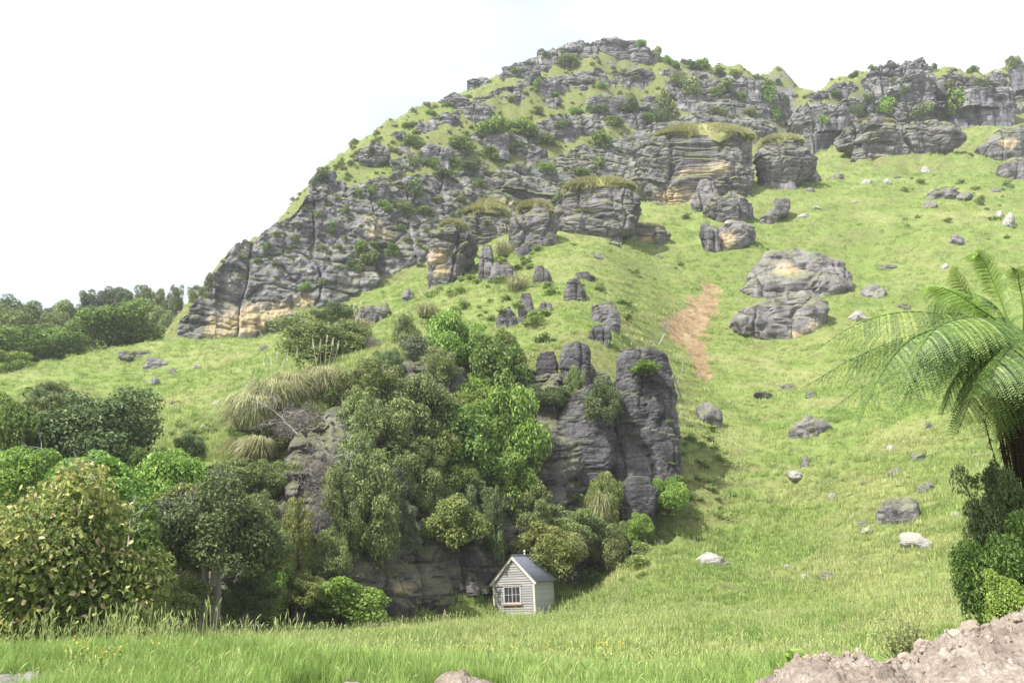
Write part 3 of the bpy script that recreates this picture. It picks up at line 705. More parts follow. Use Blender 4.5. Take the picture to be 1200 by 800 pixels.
crag('hill_rock', 'flat dark overhanging ledge rock low on the left skyline', [(196, 382, 392), (202, 366, 394), (212, 360, 392), (220, 362, 390)], 128, CL, 0.6, 273, 0.6, 2.8, 1.4, 3.5)
crag('hill_rock', 'isolated rounded grey rock on the turf above the cliff', [(166, 430, 448), (174, 418, 456), (186, 412, 456), (196, 414, 440)], 140, CL, 0.6, 275, 0.6, 2.8, 1.6, 4.0)
crag('hill_rock', 'blue-grey rock right of the isolated rounded one', [(172, 466, 480), (178, 460, 484), (190, 462, 482)], 145, CL, 0.7, 277, 0.5, 2.8, 1.4, 3.5, nl=30, na=60)
crag('hill_rock', 'low grey ledge across the middle of the upper hill', [(112, 692, 730), (118, 684, 738), (128, 686, 734)], 170, CL, 0.4, 279, 0.8, 3.0, 1.5, 4.0, nl=30)
crag('hill_rock', 'grey ledge above the cliff left of the dark shrubs', [(120, 546, 566), (128, 540, 580), (140, 542, 574)], 158, CL, 0.5, 281, 0.7, 3.0, 1.5, 4.0, nl=30)
crag('hill_rock', 'small stepped rocks on the shoulder below the pinnacle', [(112, 520, 540), (118, 512, 546), (128, 516, 548)], 161, CL, 0.5, 283, 0.7, 3.0, 1.5, 4.0, nl=30)
crag('hill_rock', 'broad grey face at the right end of the hilltop', [(92, 820, 880), (100, 800, 905), (115, 790, 915), (132, 800, 912)], 178, CL, 0.25, 285, 1.0, 3.2, 2.2, 5.0, na=140)
crag('hill_rock', 'rocky brow on the skyline at the right end of the hilltop', [(86, 850, 878), (92, 834, 900), (104, 828, 914), (122, 828, 920), (140, 834, 918)], 184, CL, 0.4, 287, 1.0, 3.0, 2.4, 5.0, na=130)
crag('hill_rock', 'grey rock on the skyline right of the summit crag', [(70, 796, 816), (78, 786, 830), (92, 786, 832)], 188, CL, 0.5, 289, 0.8, 3.0, 2.0, 4.0, na=80)
# right ridge
crag('ridge_rock', 'tall rounded crag towering over the right ridge', [(69, 1060, 1086), (76, 1052, 1094), (90, 1050, 1098), (112, 1046, 1098), (134, 1044, 1096), (146, 1046, 1090)], 176, CL, 0.7, 291, 1.1, 3.0, 2.4, 4.5, nl=70, na=120)
crag('ridge_rock', 'stepped crag left of the tall rounded one on the ridge', [(76, 1030, 1052), (82, 1018, 1058), (96, 1012, 1060), (116, 1012, 1060), (134, 1016, 1060), (144, 1020, 1060)], 178, CL, 0.7, 293, 1.1, 3.0, 2.2, 4.5, nl=60, na=110)
crag('ridge_rock', 'dark low crag at the left end of the right ridge', [(122, 945, 985), (130, 936, 1008), (146, 936, 1012), (160, 940, 1006)], 170, CL, 0.5, 295, 1.0, 3.0, 2.2, 4.5, nl=46, na=120)
crag('ridge_rock', 'grey face on the ridge right of the dark shrub', [(92, 1120, 1170), (100, 1112, 1190), (116, 1115, 1196), (130, 1120, 1190)], 178, CL, 0.35, 297, 1.1, 3.0, 2.2, 4.5, nl=46, na=130)
crag('ridge_rock', 'small skyline rock at the far right of the ridge', [(70, 1190, 1200), (76, 1185, 1204), (82, 1186, 1202)], 186, CL, 0.7, 299, 0.5, 2.8, 1.5, 3.0, nl=24, na=50)
crag('slab_boulder', 'upper tilted slab cut by the right edge of the view', [(146, 1182, 1216), (154, 1164, 1222), (166, 1154, 1222), (178, 1158, 1214), (190, 1168, 1206)], 128, R, 0.55, 301, 0.5, 2.8, 1.6, 4.0, fresh=[fp(1180, 170, 122, 1.6)], bury=3.0, auto=True, bw=0.4, blk=0.35)
crag('slab_boulder', 'lower grey block cut by the right edge of the view', [(184, 1186, 1212), (190, 1176, 1220), (200, 1174, 1220), (210, 1182, 1214)], 118, R, 0.6, 303, 0.4, 2.8, 1.4, 3.5, bury=3.0, auto=True, bw=0.3, blk=0.35)
# knobs on the shoulder above the trees
KN = [(673, 354, 24, 26, 80, 'stubby standing stone with flat crown on the shoulder'), (616, 378, 15, 34, 74, 'slender upright stone finger on the shoulder'),
      (708, 384, 34, 30, 74, 'rounded brown-faced knob with turf back right of the stubby stone'), (703, 403, 28, 20, 70, 'twin-peaked small rock just above the pillars'),
      (592, 386, 30, 24, 74, 'low craggy mound rock left of the stone finger'), (640, 368, 16, 16, 78, 'small rock right of the stone finger'),
      (634, 333, 24, 20, 86, 'dark layered knob high on the shoulder'), (590, 330, 26, 26, 88, 'layered rock half buried in tussock on the shoulder'),
      (570, 330, 20, 42, 90, 'dark fissured rock rib left of the tussock'), (684, 328, 24, 12, 88, 'low grey rock behind the stubby standing stone'),
      (436, 380, 50, 24, 86, 'dark flat rock lying on the grass below the cliff'), (478, 355, 18, 18, 96, 'small rock on the slope right of the flat dark one'),
      (616, 299, 16, 12, 98, 'small dark boulder beneath the ledge crack'), (500, 478, 22, 40, 58.5, 'pale grey rock showing between trees on the bluff top'),
      (528, 472, 16, 44, 60, 'pointed grey stone standing among the green trees')]
for i, (px, py, w, h, Y, lab) in enumerate(KN):
    t = py - h
    prof = [(t, px - w * 0.26, px + w * 0.22), (t + h * 0.2, px - w * 0.40, px + w * 0.38), (t + h * 0.55, px - w * 0.47, px + w * 0.5), (py, px - w * 0.5, px + w * 0.46)]
    hit = ray(px, py - 1)[0]; Yq = hit.y if hit is not None else Y
    if abs(Yq - Y) > 15: Yq = Y
    crag('shoulder_rock', lab, prof, Yq, R if i % 3 else DR, 0.8, 320 + 3 * i, 0.16 + 0.006 * w, 2.8, 0.55, 1.4, nl=34, na=64)

# many small rock ledges breaking the turf of the upper hill (pieces of the hillside itself)
LED = [(440, 215, 34, 10), (475, 205, 40, 12), (510, 178, 36, 12), (545, 160, 34, 10), (580, 165, 40, 12), (620, 180, 44, 12), (600, 130, 30, 10), (640, 118, 36, 9), (560, 140, 26, 10), (500, 150, 30, 9), (470, 160, 26, 8), (660, 100, 30, 10),
       (700, 88, 34, 9), (740, 105, 36, 10), (720, 125, 44, 10), (660, 150, 40, 12), (770, 100, 30, 10), (810, 115, 40, 12), (850, 105, 36, 12), (790, 85, 26, 8), (640, 100, 24, 10), (585, 115, 22, 9), (530, 140, 22, 8), (520, 200, 40, 10), (690, 150, 40, 12),
       (740, 140, 36, 10), (420, 205, 24, 9), (395, 215, 24, 8), (345, 245, 24, 9), (370, 232, 24, 9), (880, 100, 24, 10), (605, 100, 16, 9), (625, 88, 18, 9), (680, 78, 24, 8), (715, 75, 20, 6), (340, 262, 20, 8),
       (990, 102, 34, 10), (960, 112, 30, 8), (1000, 122, 30, 10), (1120, 92, 30, 8), (1150, 104, 36, 10), (1180, 110, 30, 9), (1100, 112, 26, 10), (975, 132, 34, 9), (1040, 98, 26, 9), (1170, 90, 26, 8)]
_bv = BVHTree.FromPolygons(np.concatenate(ALL_V).tolist(), np.concatenate(ALL_F).tolist())
rl = rng(404)
for i, (px, py, w, h) in enumerate(LED):
    if i % 5 in (1, 3) and px < 925: continue
    q = ray(px, py + h * .5)[0]
    if q is None: continue
    w *= .8 + .5 * rl.random(); h *= 1.15
    crag('rock_ledge', None, [(py - h * .5, px - w * .36, px + w * .40), (py - h * .2, px - w * .48, px + w * .5), (py + h * .5, px - w * .5, px + w * .46)], q.y - .4, CL, 0.5, 500 + 3 * i, 0.75, 2.8, 1.2, 2.6, nl=22, na=64, bury=3, parent=hill, cat=None)

_bv = BVHTree.FromPolygons(np.concatenate(ALL_V).tolist(), np.concatenate(ALL_F).tolist())

# ------------------------------------------------------------------ loose boulders on the grass
def boulder_mesh(s, mat):
    bm = bmesh.new(); bmesh.ops.create_icosphere(bm, subdivisions=4, radius=1.0)
    V = np.array([v.co[:] for v in bm.verts]); F = np.array([[v.index for v in f.verts] for f in bm.faces]); bm.free()
    r_ = rng(s); n = 15; pn = r_.normal(0, 1, (n, 3)); pn /= np.linalg.norm(pn, axis=1)[:, None]; d = 0.62 + 0.38 * r_.random(n)
    dots = np.maximum(V @ pn.T, 1e-3); rad = np.sort(d[None] / dots, axis=1)
    rr = np.minimum(rad[:, 0], 1.15) * 0.85 + np.minimum(rad[:, 1], 1.2) * 0.15
    rr = rr + 0.16 * fbm(V * 1.7, 4, s) + 0.03 * np.sin(V[:, 2] * 14 + 3 * noise(V * 1.5, s + 3))
    V = V * rr[:, None]; V /= np.abs(V).max(0)[None]
    return mk('boulder', V, F, mat, False, np.zeros(len(V)))
BM = [boulder_mesh(700 + i, M['rock']) for i in range(9)]
BLD = [  # px, py centre, width, height, label, material
    (952, 498, 52, 38, 'biggest lone pale boulder midway down the right slope', 'p'), (1062, 599, 54, 38, 'grey blocky boulder low on the slope left of the fern trunk', 'p'),
    (1075, 635, 34, 24, 'flat white slab lying just below the grey blocky boulder', 'w'), (935, 556, 30, 13, 'long pale flat stone low on the open slope', 'w'),
    (945, 540, 13, 15, 'small upright grey stone above the long pale flat stone', 'r'), (836, 656, 42, 24, 'pale stone with brown turf lip right of the hut', 'w'),
    (858, 688, 28, 10, 'low grey stone half sunk below the turf-lipped stone', 'r'), (970, 675, 26, 14, 'tan stone in the lower meadow near the gravel', 'p'),
    (983, 683, 14, 6, 'tiny white stone beside the tan meadow stone', 'w'), (945, 675, 12, 8, 'small tan stone left of the meadow pair', 'w'), (925, 664, 12, 7, 'small white stone at the centre of the lower meadow', 'w'),
    (1088, 571, 16, 17, 'rounded mauve stone above the grey blocky boulder', 'r'), (1052, 553, 20, 14, 'stone with brown turf edge uphill of the mauve one', 'p'),
    (1078, 534, 22, 15, 'grey boulder just left of the fern skirt', 'r'), (1045, 524, 15, 9, 'small pale stone left of the boulder by the fern skirt', 'w'),
    (1016, 565, 14, 7, 'small grey flat stone in open turf mid right', 'r'), (1015, 612, 16, 8, 'brown stone, upper of a stacked pair in the meadow', 'p'), (1020, 620, 20, 9, 'pale stone, lower of a stacked pair in the meadow', 'w'),
    (994, 628, 14, 7, 'small bluish stone left of the stacked pair', 'r'), (977, 580, 10, 7, 'tiny white stone above the small bluish one', 'w'), (832, 486, 28, 36, 'grey rock with brown turf cap right of the pillars', 'r'),
    (895, 463, 30, 12, 'low mossy rock lying under the slab boulders', 'r'), (925, 453, 26, 12, 'flat dark rock under the slab boulders', 'r'), (952, 461, 14, 10, 'small blue-grey stone near the fern frond tips', 'r'),
    (1028, 340, 32, 24, 'pale angular boulder right of the slab boulders', 'p'), (1008, 370, 28, 20, 'pale stone behind the fern tips below the angular one', 'w'), (1060, 358, 24, 14, 'grey turf-lipped stone behind the top fern frond', 'r'),
    (1044, 312, 26, 12, 'dark turf-lipped stone above the angular boulder', 'r'), (1124, 281, 26, 18, 'grey boulder high on the right above the fern', 'p'), (1108, 312, 8, 10, 'white stone just above the unfurling frond', 'w'),
    (1185, 258, 16, 26, 'long pale stone leaning near the right edge', 'w'), (1172, 250, 10, 14, 'narrow pale stone left of the leaning one', 'w'), (1110, 222, 54, 30, 'wide crumbling rock ledge on the upper right slope', 'r'),
    (1135, 228, 34, 16, 'bluish rock in the right half of the crumbling ledge', 'p'), (1092, 238, 20, 16, 'dark rock at the left foot of the crumbling ledge', 'r'), (1168, 222, 14, 10, 'small rock at the right tail of the crumbling ledge', 'p'),
    (980, 206, 22, 12, 'pale rock below the smaller capped boulder', 'p'), (1018, 212, 14, 9, 'first small pale stone below the cream cleft outcrop', 'w'), (1040, 213, 10, 10, 'second small pale stone below the cream cleft outcrop', 'w'),
    (1052, 207, 10, 6, 'tiny dark stone below the cream cleft outcrop', 'r'), (1086, 198, 12, 12, 'pale stone under the sloping dark outcrop', 'w'), (950, 222, 14, 8, 'grey stone under the small turf-topped rock', 'p'),
    (942, 252, 16, 8, 'pale flat stone in the turf above the slab boulders', 'w'), (958, 243, 14, 7, 'smaller flat stone uphill of the pale flat one', 'w'), (1000, 236, 12, 6, 'pale chip of stone in turf below the ridge', 'w'),
    (182, 424, 32, 22, 'angular lit boulder on the left bench, biggest of its cluster', 'p'), (150, 417, 30, 18, 'dark boulder at the left of the bench cluster', 'r'), (163, 412, 22, 12, 'small boulder between the two bench boulders', 'r'),
    (179, 447, 15, 15, 'pinkish stone below the bench cluster', 'p'), (230, 429, 12, 8, 'flat pale stone right of the bench cluster', 'w'), (307, 407, 15, 12, 'dark lone stone on the bench near the cliff', 'r'),
    (50, 455, 34, 16, 'rubbly rock patch on the left end of the bench', 'r'), (62, 449, 14, 8, 'dark cap stone on the rubbly patch', 'r'), (238, 501, 13, 10, 'pale round stone alone on the left slope', 'w'), (200, 471, 11, 8, 'small grey stone mid left slope', 'r'),
    (253, 472, 9, 6, 'tiny stone right of the small grey one, left slope', 'w'), (157, 461, 12, 7, 'tiny pale stone under the pinkish stone', 'w'), (94, 465, 10, 8, 'pale stone beside the olive shrubs on the left', 'w'),
    (202, 434, 10, 10, 'small stone just right of the lit bench boulder', 'p'), (855, 305 - 45, 12, 6, 'small stone at the rubble pile edge', 'w'), (772, 300, 16, 7, 'grey stone in bright turf below the shelf rock', 'r'), (700, 300, 14, 12, 'pale leaning stone on the bright turf shoulder', 'p'),
    (720, 284, 18, 8, 'flat stone under the long ledge rock', 'p'), (1090, 528 - 30, 10, 8, 'small grey stone under the lowest fern frond', 'r'), (1148, 533, 14, 5, 'white stone against the fern bush upper side', 'w'), (1120, 603, 10, 8, 'white stone against the fern bush lower side', 'w'), (1090, 670, 10, 4, 'white flake in the lower meadow by the bush', 'w'),
    (773, 637, 8, 13, 'small upright cream stone right of the hut', 'w'), (725, 703, 24, 8, 'flat grey stone in long grass right of the hut', 'r'), (195, 680, 44, 22, 'smooth grey rock under the dark tree on the left', 'r'), (170, 652, 40, 30, 'brownish rock above the smooth grey rock on the left', 'r')]
MATB = {'p': M['pale_rock'], 'r': M['rock'], 'w': mat_rock('bleached_stone', (0.17, 0.16, 0.155), (0.33, 0.315, 0.305), (0.50, 0.48, 0.46), 3.0, 0.3)}
r_ = rng(77)
for i, (px, py, w, h, lab, mt) in enumerate(BLD):
    q = ray(px, py + h * 0.30)
    if q[0] is None: continue
    d = q[0].y / FPX * 1.03
    hw, hh = w * d / 2 * 1.08, h * d / 2 * 1.25
    o = add('boulder', BM[i % 9], None, q[0] + Vector((0, 0.35 * hw, h * d * 0.10)), (r_.normal(0, 0.12), r_.normal(0, 0.15), [0, 3.14][i % 2] + r_.normal(0, 0.25)), (hw, max(hw * 0.7, hh * 0.7), hh))
    setmat(o, MATB[mt]); tag(o, lab, 'stone' if w < 24 else 'boulder', 'loose stones on the slopes')
# ------------------------------------------------------------------ hut
def quadbox(acc, a, b, c=0.5): acc.put(*box(a, b), c)
k = N('weathered_white_board'); tc_ = k.n('ShaderNodeTexCoord').outputs['Object']; oi = k.n('ShaderNodeObjectInfo').outputs['Random']
n_ = k.noise(k.scl(tc_, (0.6, 1, 5)), 5.0, 6, 0.75)
c_ = k.mix(k.ramp(n_, [(0.42, 0.0), (0.64, 0.9)]), (0.33, 0.322, 0.322), (0.19, 0.18, 0.175))
c_ = k.n('ShaderNodeHueSaturation', {'Color': c_, 'Value': k.math('ADD', 0.82, k.math('MULTIPLY', oi, 0.26))}).outputs[0]
M['board'] = k.done(k.pbr(c_, 0.75, k.bump(n_, 0.3, 0.01), 0.2))
k = N('grey_green_board'); tc_ = k.n('ShaderNodeTexCoord').outputs['Object']; oi = k.n('ShaderNodeObjectInfo').outputs['Random']
n_ = k.noise(k.scl(tc_, (0.6, 1, 5)), 5.0, 6, 0.75)
c_ = k.mix(k.ramp(n_, [(0.42, 0.0), (0.66, 1.0)]), (0.44, 0.45, 0.42), (0.25, 0.26, 0.225))
c_ = k.n('ShaderNodeHueSaturation', {'Color': c_, 'Value': k.math('ADD', 0.85, k.math('MULTIPLY', oi, 0.2))}).outputs[0]
M['sideboard'] = k.done(k.pbr(c_, 0.8, k.bump(n_, 0.3, 0.01), 0.2))
M['trim'] = mat_paint('cream_trim', (0.60, 0.56, 0.47), 0.35, 0.6, 5)
M['rust'] = mat_paint('rusty_sill_wood', (0.34, 0.23, 0.17), 0.4, 0.8, 5)
M['frame'] = mat_paint('window_frame_paint', (0.40, 0.375, 0.37), 0.3, 0.6, 6)
k = N('slate_grey_iron'); tc_ = k.n('ShaderNodeTexCoord').outputs['Object']; n_ = k.noise(tc_, 3.0, 5, 0.7)
M['iron'] = k.done(k.pbr(k.ramp(n_, [(0.3, (0.15, 0.158, 0.20)), (0.6, (0.20, 0.207, 0.25)), (0.8, (0.28, 0.26, 0.26))]), 0.45, k.bump(n_, 0.15, 0.01), 0.5, Metallic=0.25))
k = N('window_glass'); M['glass'] = k.done(k.pbr((0.035, 0.04, 0.045), 0.08, None, 0.6))
M['inside'] = mat_paint('dark_interior', (0.08, 0.075, 0.07), 0.3)
M['stone_base'] = mat_paint('brick_red_footing', (0.36, 0.25, 0.20), 0.4, 0.9, 8)

hp = ray(603, 712)[0]
HUT = empty('hut', (hp.x, 50.0, gz(hp.x, 50.0) + 0.30), 0)
HUT.scale = (1.02, 1.02, 1.02)
HUT.rotation_euler = (0, math.radians(-2.6), math.radians(-27))
tag(HUT, 'small weathered white board hut with slate grey-blue iron roof below the bluff', 'hut')
HW_, HD_, WH, PK = 1.20, 2.55, 1.78, 3.02     # half width, depth, wall height, peak height; front is at y=0 facing -y
th_ = 0.022
sl = (PK - WH) / HW_
# core behind the boards
acc = Acc()
V = np.array([(-HW_ + .03, .03, 0), (HW_ - .03, .03, 0), (HW_ - .03, .03, WH - .03), (0, .03, PK - .06), (-HW_ + .03, .03, WH - .03)]); V2 = V + np.array((0, HD_ - .06, 0))
bmv = np.r_[V, V2]
me = mk('wall_core', bmv, [np.array([(0, 1, 6, 5), (1, 2, 7, 6), (2, 3, 8, 7), (3, 4, 9, 8), (4, 0, 5, 9)]), np.array([(0, 4, 3, 2, 1)]), np.array([(5, 6, 7, 8, 9)])], M['inside'], False, np.zeros(10))
wall = add('wall', me, HUT)
def board_mesh(mat):
    # unit board: x -0.5..0.5, lapped profile, lower edge proud
    V = np.array([(-.5, 0, 0), (.5, 0, 0), (-.5, -0.042, 0), (.5, -0.042, 0), (-.5, -0.006, 1), (.5, -0.006, 1), (-.5, 0, 1), (.5, 0, 1)])
    F = np.array([(2, 3, 5, 4), (0, 1, 3, 2), (4, 5, 7, 6), (1, 0, 6, 7), (0, 2, 4, 6), (1, 7, 5, 3)])
    return mk('board', V, F, mat, False, np.full(8, .5))
BF, BS = board_mesh(M['board']), board_mesh(M['sideboard'])
EX = 0.128
nb = int(PK / EX)
WX0, WX1, WZ0, WZ1 = -0.62, 0.44, 0.58, 1.50     # window opening in the front
wr = rng(5)
for i in range(nb):
    z0 = 0.06 + i * EX; z1 = min(z0 + EX + 0.012, PK - .05)
    zt = z0 + EX
    half = HW_ if zt <= WH else HW_ * max(0.02, (PK - zt) / (PK - WH))
    if half < 0.06: continue
    segs = [(-half, half)]
    if z0 < WZ1 - 0.02 and zt > WZ0 + 0.02: segs = [(-half, WX0), (WX1, half)]
    for a, b in segs:
        o = add('board', BF, wall, ((a + b) / 2, 0.03 + wr.normal(0, 0.003), z0), (wr.normal(0, 0.004), wr.normal(0, 0.003), 0), (b - a, 1, z1 - z0))
for i in range(int(WH / EX)):
    z0 = 0.06 + i * EX
    for sx, mt in ((1, BS), (-1, BF)):
        add('board', mt, wall, (sx * (HW_ - .03 + 0.002), HD_ / 2, z0), (0, 0, sx * math.pi / 2), (HD_ - .04, 1, EX + .012))
# corner trims, bargeboards, footing
for sx in (-1, 1):
    a = Acc(); quadbox(a, (sx * HW_ - .045, -.025, 0), (sx * HW_ + .045, .06, WH - .02)); add('corner_trim', a.mesh('corner_trim', M['trim'], False), HUT)
    L = math.hypot(HW_ + .2, (HW_ + .2) * sl)
    a = Acc(); quadbox(a, (0, -.02, -.13), (L, .02, 0)); o = add('bargeboard', a.mesh('bargeboard', M['trim'], False), HUT, (0, -.09 if sx > 0 else -.088, PK + .035))
    o.rotation_euler = (0, math.atan(sl), 0) if sx > 0 else (0, math.pi - math.atan(sl), 0)
    if sx < 0: o.scale = (1, 1, -1)
a = Acc(); quadbox(a, (-HW_ - .01, -.02, -.55), (HW_ + .01, HD_ + .02, .058)); add('footing', a.mesh('footing', M['stone_base'], False), HUT)
# window
win = empty('window', (0, 0, 0)); win.parent = HUT
a = Acc(); quadbox(a, (WX0 - .01, .005, WZ0), (WX1 + .01, .028, WZ1)); add('recess', a.mesh('recess', M['inside'], False), win)
a = Acc(); t = .075
for p, q in (((WX0, -.03, WZ0), (WX0 + t, .02, WZ1)), ((WX1 - t, -.03, WZ0), (WX1, .02, WZ1)), ((WX0 + t, -.03, WZ1 - t), (WX1 - t, .02, WZ1)), ((WX0 + t, -.03, WZ0), (WX1 - t, .02, WZ0 + t))): quadbox(a, p, q)
add('frame', a.mesh('frame', M['frame'], False), win)
ix0, ix1, iz0, iz1 = WX0 + t, WX1 - t, WZ0 + t, WZ1 - t; cw = (ix1 - ix0) / 4; ch = (iz1 - iz0) / 2
for i in range(1, 4):
    wv = .045 if i == 2 else .022
    a = Acc(); quadbox(a, (ix0 + i * cw - wv / 2, -.022, iz0), (ix0 + i * cw + wv / 2, .004, iz1)); add('glazing_bar', a.mesh('glazing_bar', M['frame'], False), win)
a = Acc(); quadbox(a, (ix0, -.024, iz0 + ch - .012), (ix1, .002, iz0 + ch + .012)); add('glazing_bar', a.mesh('glazing_bar', M['frame'], False), win)
a = Acc(); quadbox(a, (-cw / 2, -.004, -ch / 2), (cw / 2, 0, ch / 2)); pm = a.mesh('pane', M['glass'], False)
for i in range(4):
    for j in range(2): add('pane', pm, win, (ix0 + (i + .5) * cw, .0, iz0 + (j + .5) * ch), (wr.normal(0, .03), 0, wr.normal(0, .03)), (.99, 1, .99))
a = Acc(); quadbox(a, (WX0 - .06, -.10, WZ0 - .07), (WX1 + .06, .0, WZ0 - .002)); add('sill', a.mesh('sill', M['rust'], False), win)
a = Acc(); quadbox(a, (-HW_ + .10, -.055, WZ1 + .004), (WX1 + .05, -.005, WZ1 + .055)); add('head_flashing', a.mesh('head_flashing', M['frame'], False), win)
# corrugated iron roof: sheets on both slopes, barge and ridge
roof = empty('roof', (0, 0, PK)); roof.parent = HUT
def sheet(wd, L, sx):
    nx = 60; x = np.linspace(0, wd, nx); z = 0.012 * np.sin(x / 0.076 * 2 * math.pi)
    top = np.stack([np.zeros(nx), x, z], -1); bot = np.stack([np.full(nx, L), x, z], -1)
    V = np.r_[top, bot, top - (0, 0, .006), bot - (0, 0, .006)]
    i = np.arange(nx - 1); F = np.r_[np.c_[i, i + 1, i + 1 + nx, i + nx], np.c_[i + 2 * nx, i + 3 * nx, i + 3 * nx + 1, i + 2 * nx + 1], np.c_[i + nx, i + nx + 1, i + 1 + 3 * nx, i + 3 * nx]]
    return mk('roof_sheet', V, F, M['iron'], True, np.zeros(len(V)))
SHT = sheet((HD_ + .22) / 3 + .05, math.hypot(HW_ + .16, (HW_ + .16) * sl), 1)
for sx in (1, -1):
    for i in range(3):
        o = add('roof_sheet', SHT, roof, (0, -.11 + i * (HD_ + .22) / 3 + (0 if sx > 0 else (HD_ + .22) / 3), .05 + .003 * i), None, (1, 1, 1))
        o.rotation_euler = (0, math.atan(sl), 0) if sx > 0 else (0, math.atan(sl), math.pi)
V, F = tube([(0, -.12, .055), (0, HD_ + .12, .055)], .05, 10); add('ridge_cap', mk('ridge_cap', V, F, M['iron'], True), roof)
a = Acc()
V, F = tube([(0, 1.5, .05), (0, 1.5, .26)], .045, 10); a.put(V, F); V, F = tube([(0, 1.5, .26), (0, 1.5, .28), (0, 1.5, .36)], [.08, .09, .01], 10); a.put(V, F)
add('vent_pipe', a.mesh('vent_pipe', M['trim']), roof)

# ------------------------------------------------------------------ plants: prototypes
def leaf_quads(c, nrm, L, Wd, r_, fold=0.25):
    """diamond leaves at c facing nrm -> V (4 per leaf)"""
    m = len(c); a = np.cross(nrm, r_.normal(0, 1, (m, 3))); a /= np.linalg.norm(a, axis=1)[:, None] + 1e-9; b = np.cross(nrm, a)
    L = np.broadcast_to(L, (m,))[:, None]; Wd = np.broadcast_to(Wd, (m,))[:, None]
    p0 = c - a * L / 2; p2 = c + a * L / 2 - nrm * L * fold; p1 = c + b * Wd / 2 + nrm * Wd * .2; p3 = c - b * Wd / 2 + nrm * Wd * .2
    return np.stack([p0, p1, p2, p3], 1).reshape(-1, 3)

def crown(name, s, ncl, nleaf, leaf, asp=0.6, clr=(.15, .26), up=0.3, fill=0.55, flat=0.85, drop=0.0, dead=0.0):
    """unit crown 1 wide and 1 high, foot at z=0: leaf clumps on an uneven canopy"""
    r_ = rng(s)
    d = r_.normal(0, 1, (ncl * 3, 3)); d /= np.linalg.norm(d, axis=1)[:, None]; d = d[d[:, 2] > -0.62][:ncl]
    rad = 0.45 + 0.55 * r_.random(len(d)) ** fill
    lump = 1 + 0.42 * fbm(d * 1.5, 2, s)
    cc = d * (rad * lump)[:, None] * np.array((.36, .36, .36 * flat)) + np.array((0, 0, .50))
    cr = clr[0] + (clr[1] - clr[0]) * r_.random(len(d)); cr *= 0.72
    w = cr ** 2; w /= w.sum(); idx = r_.choice(len(d), nleaf, p=w)
    e = r_.normal(0, 1, (nleaf, 3)); e[:, 2] += up; e /= np.linalg.norm(e, axis=1)[:, None]
    rr = cr[idx] * (0.55 + 0.5 * r_.random(nleaf) ** .6)
    c = cc[idx] + e * rr[:, None] * np.array((1, 1, .8))
    c[:, 2] -= drop * r_.random(nleaf) ** 2 * .15
    nrm = e * .7 + np.array((0, 0, .45)) + r_.normal(0, .45, (nleaf, 3)); nrm /= np.linalg.norm(nrm, axis=1)[:, None]
    L = leaf * (.6 + .8 * r_.random(nleaf))
    t = np.clip(.5 + .22 * r_.normal(0, 1, nleaf) + .30 * (r_.random(len(d)) - .5)[idx] , 0.02, .92)
    if dead: t = np.where(r_.random(nleaf) < dead, .99, t)
    V = leaf_quads(c, nrm, L, L * asp, r_)
    lo = V.min(0); hi = V.max(0); V = (V - (lo + hi) / 2) / (hi - lo); V[:, 2] += .5
    ccn = (cc - (lo + hi) / 2) / (hi - lo); ccn[:, 2] += .5
    me = mk(name, V, np.arange(4 * nleaf).reshape(-1, 4), M['broad'], False, np.repeat(t, 4))
    return me, ccn

def limbs(name, s, cc, nl=10, r0=.035, base=-.05, fork=.3, lean=0.0):
    """unit trunk with limbs reaching into the clumps"""
    r_ = rng(s); a = Acc()
    f = np.array((lean * .3, 0, fork))
    V, F = tube([(0, 0, base), (lean * .1, .0, fork * .5), f, f + np.array((0, 0, .14))], [r0 * 1.25, r0, r0 * .8, r0 * .45], 7); a.put(V, F)
    for c in cc[r_.permutation(len(cc))[:nl]]:
        st = np.array((lean * .2, 0, fork * (.55 + .45 * r_.random()))); mid = st * .45 + c * .55 + r_.normal(0, .03, 3); mid[2] -= .02
        V, F = tube([st, mid, c], [r0 * .55, r0 * .35, r0 * .12], 5); a.put(V, F)
    return a.mesh(name, M['bark'])

PROTO = {}
def proto(key, n, s, **kw):
    PROTO[key] = []
    for i in range(n):
        me, cc = crown('crown', s + i, **kw)
        PROTO[key].append((me, limbs('trunk', s + i, cc, 9, .03 if key != 'small' else .022)))
proto('broad', 4, 1000, ncl=46, nleaf=11000, leaf=.040, asp=.55, clr=(.13, .25))
proto('fine', 4, 1100, ncl=80, nleaf=17000, leaf=.030, asp=.34, clr=(.08, .17), up=.7)
proto('big', 2, 1200, ncl=90, nleaf=26000, leaf=.026, asp=.55, clr=(.10, .20))
proto('small', 5, 1300, ncl=15, nleaf=1500, leaf=.085, asp=.55, clr=(.20, .34))
proto('tall', 3, 1400, ncl=40, nleaf=7000, leaf=.045, asp=.4, clr=(.10, .20), up=.5, flat=1.0)
proto('twiggy', 2, 1500, ncl=60, nleaf=6000, leaf=.075, asp=.06, clr=(.12, .22), up=.2)

_pc = {}
def plant(name, label, cat, key, mat, base, wm, hm, group=None, seed=0, bark='bark', dm=None, trunk=True, drop=0.1):
    i = _pc.get(key, 0); _pc[key] = i + 1
    cm, tm = PROTO[key][i % len(PROTO[key])]
    r_ = rng(seed * 13 + i * 7 + 3); rz = r_.random() * 6.28
    root = empty(name, base, 0); tag(root, label, cat, group)
    sc_ = (wm, wm if dm is None else dm, hm)
    o = add('crown', cm, root, (0, 0, -drop * hm), (0, 0, rz), sc_ if dm is None else (wm, wm, hm)); setmat(o, M[mat])
    if dm is not None: root.scale = (1, dm / wm, 1)
    if trunk:
        t = add('trunk', tm, root, (0, 0, -drop * hm), (0, 0, rz), (wm, wm, hm)); setmat(t, M[bark])
    return root

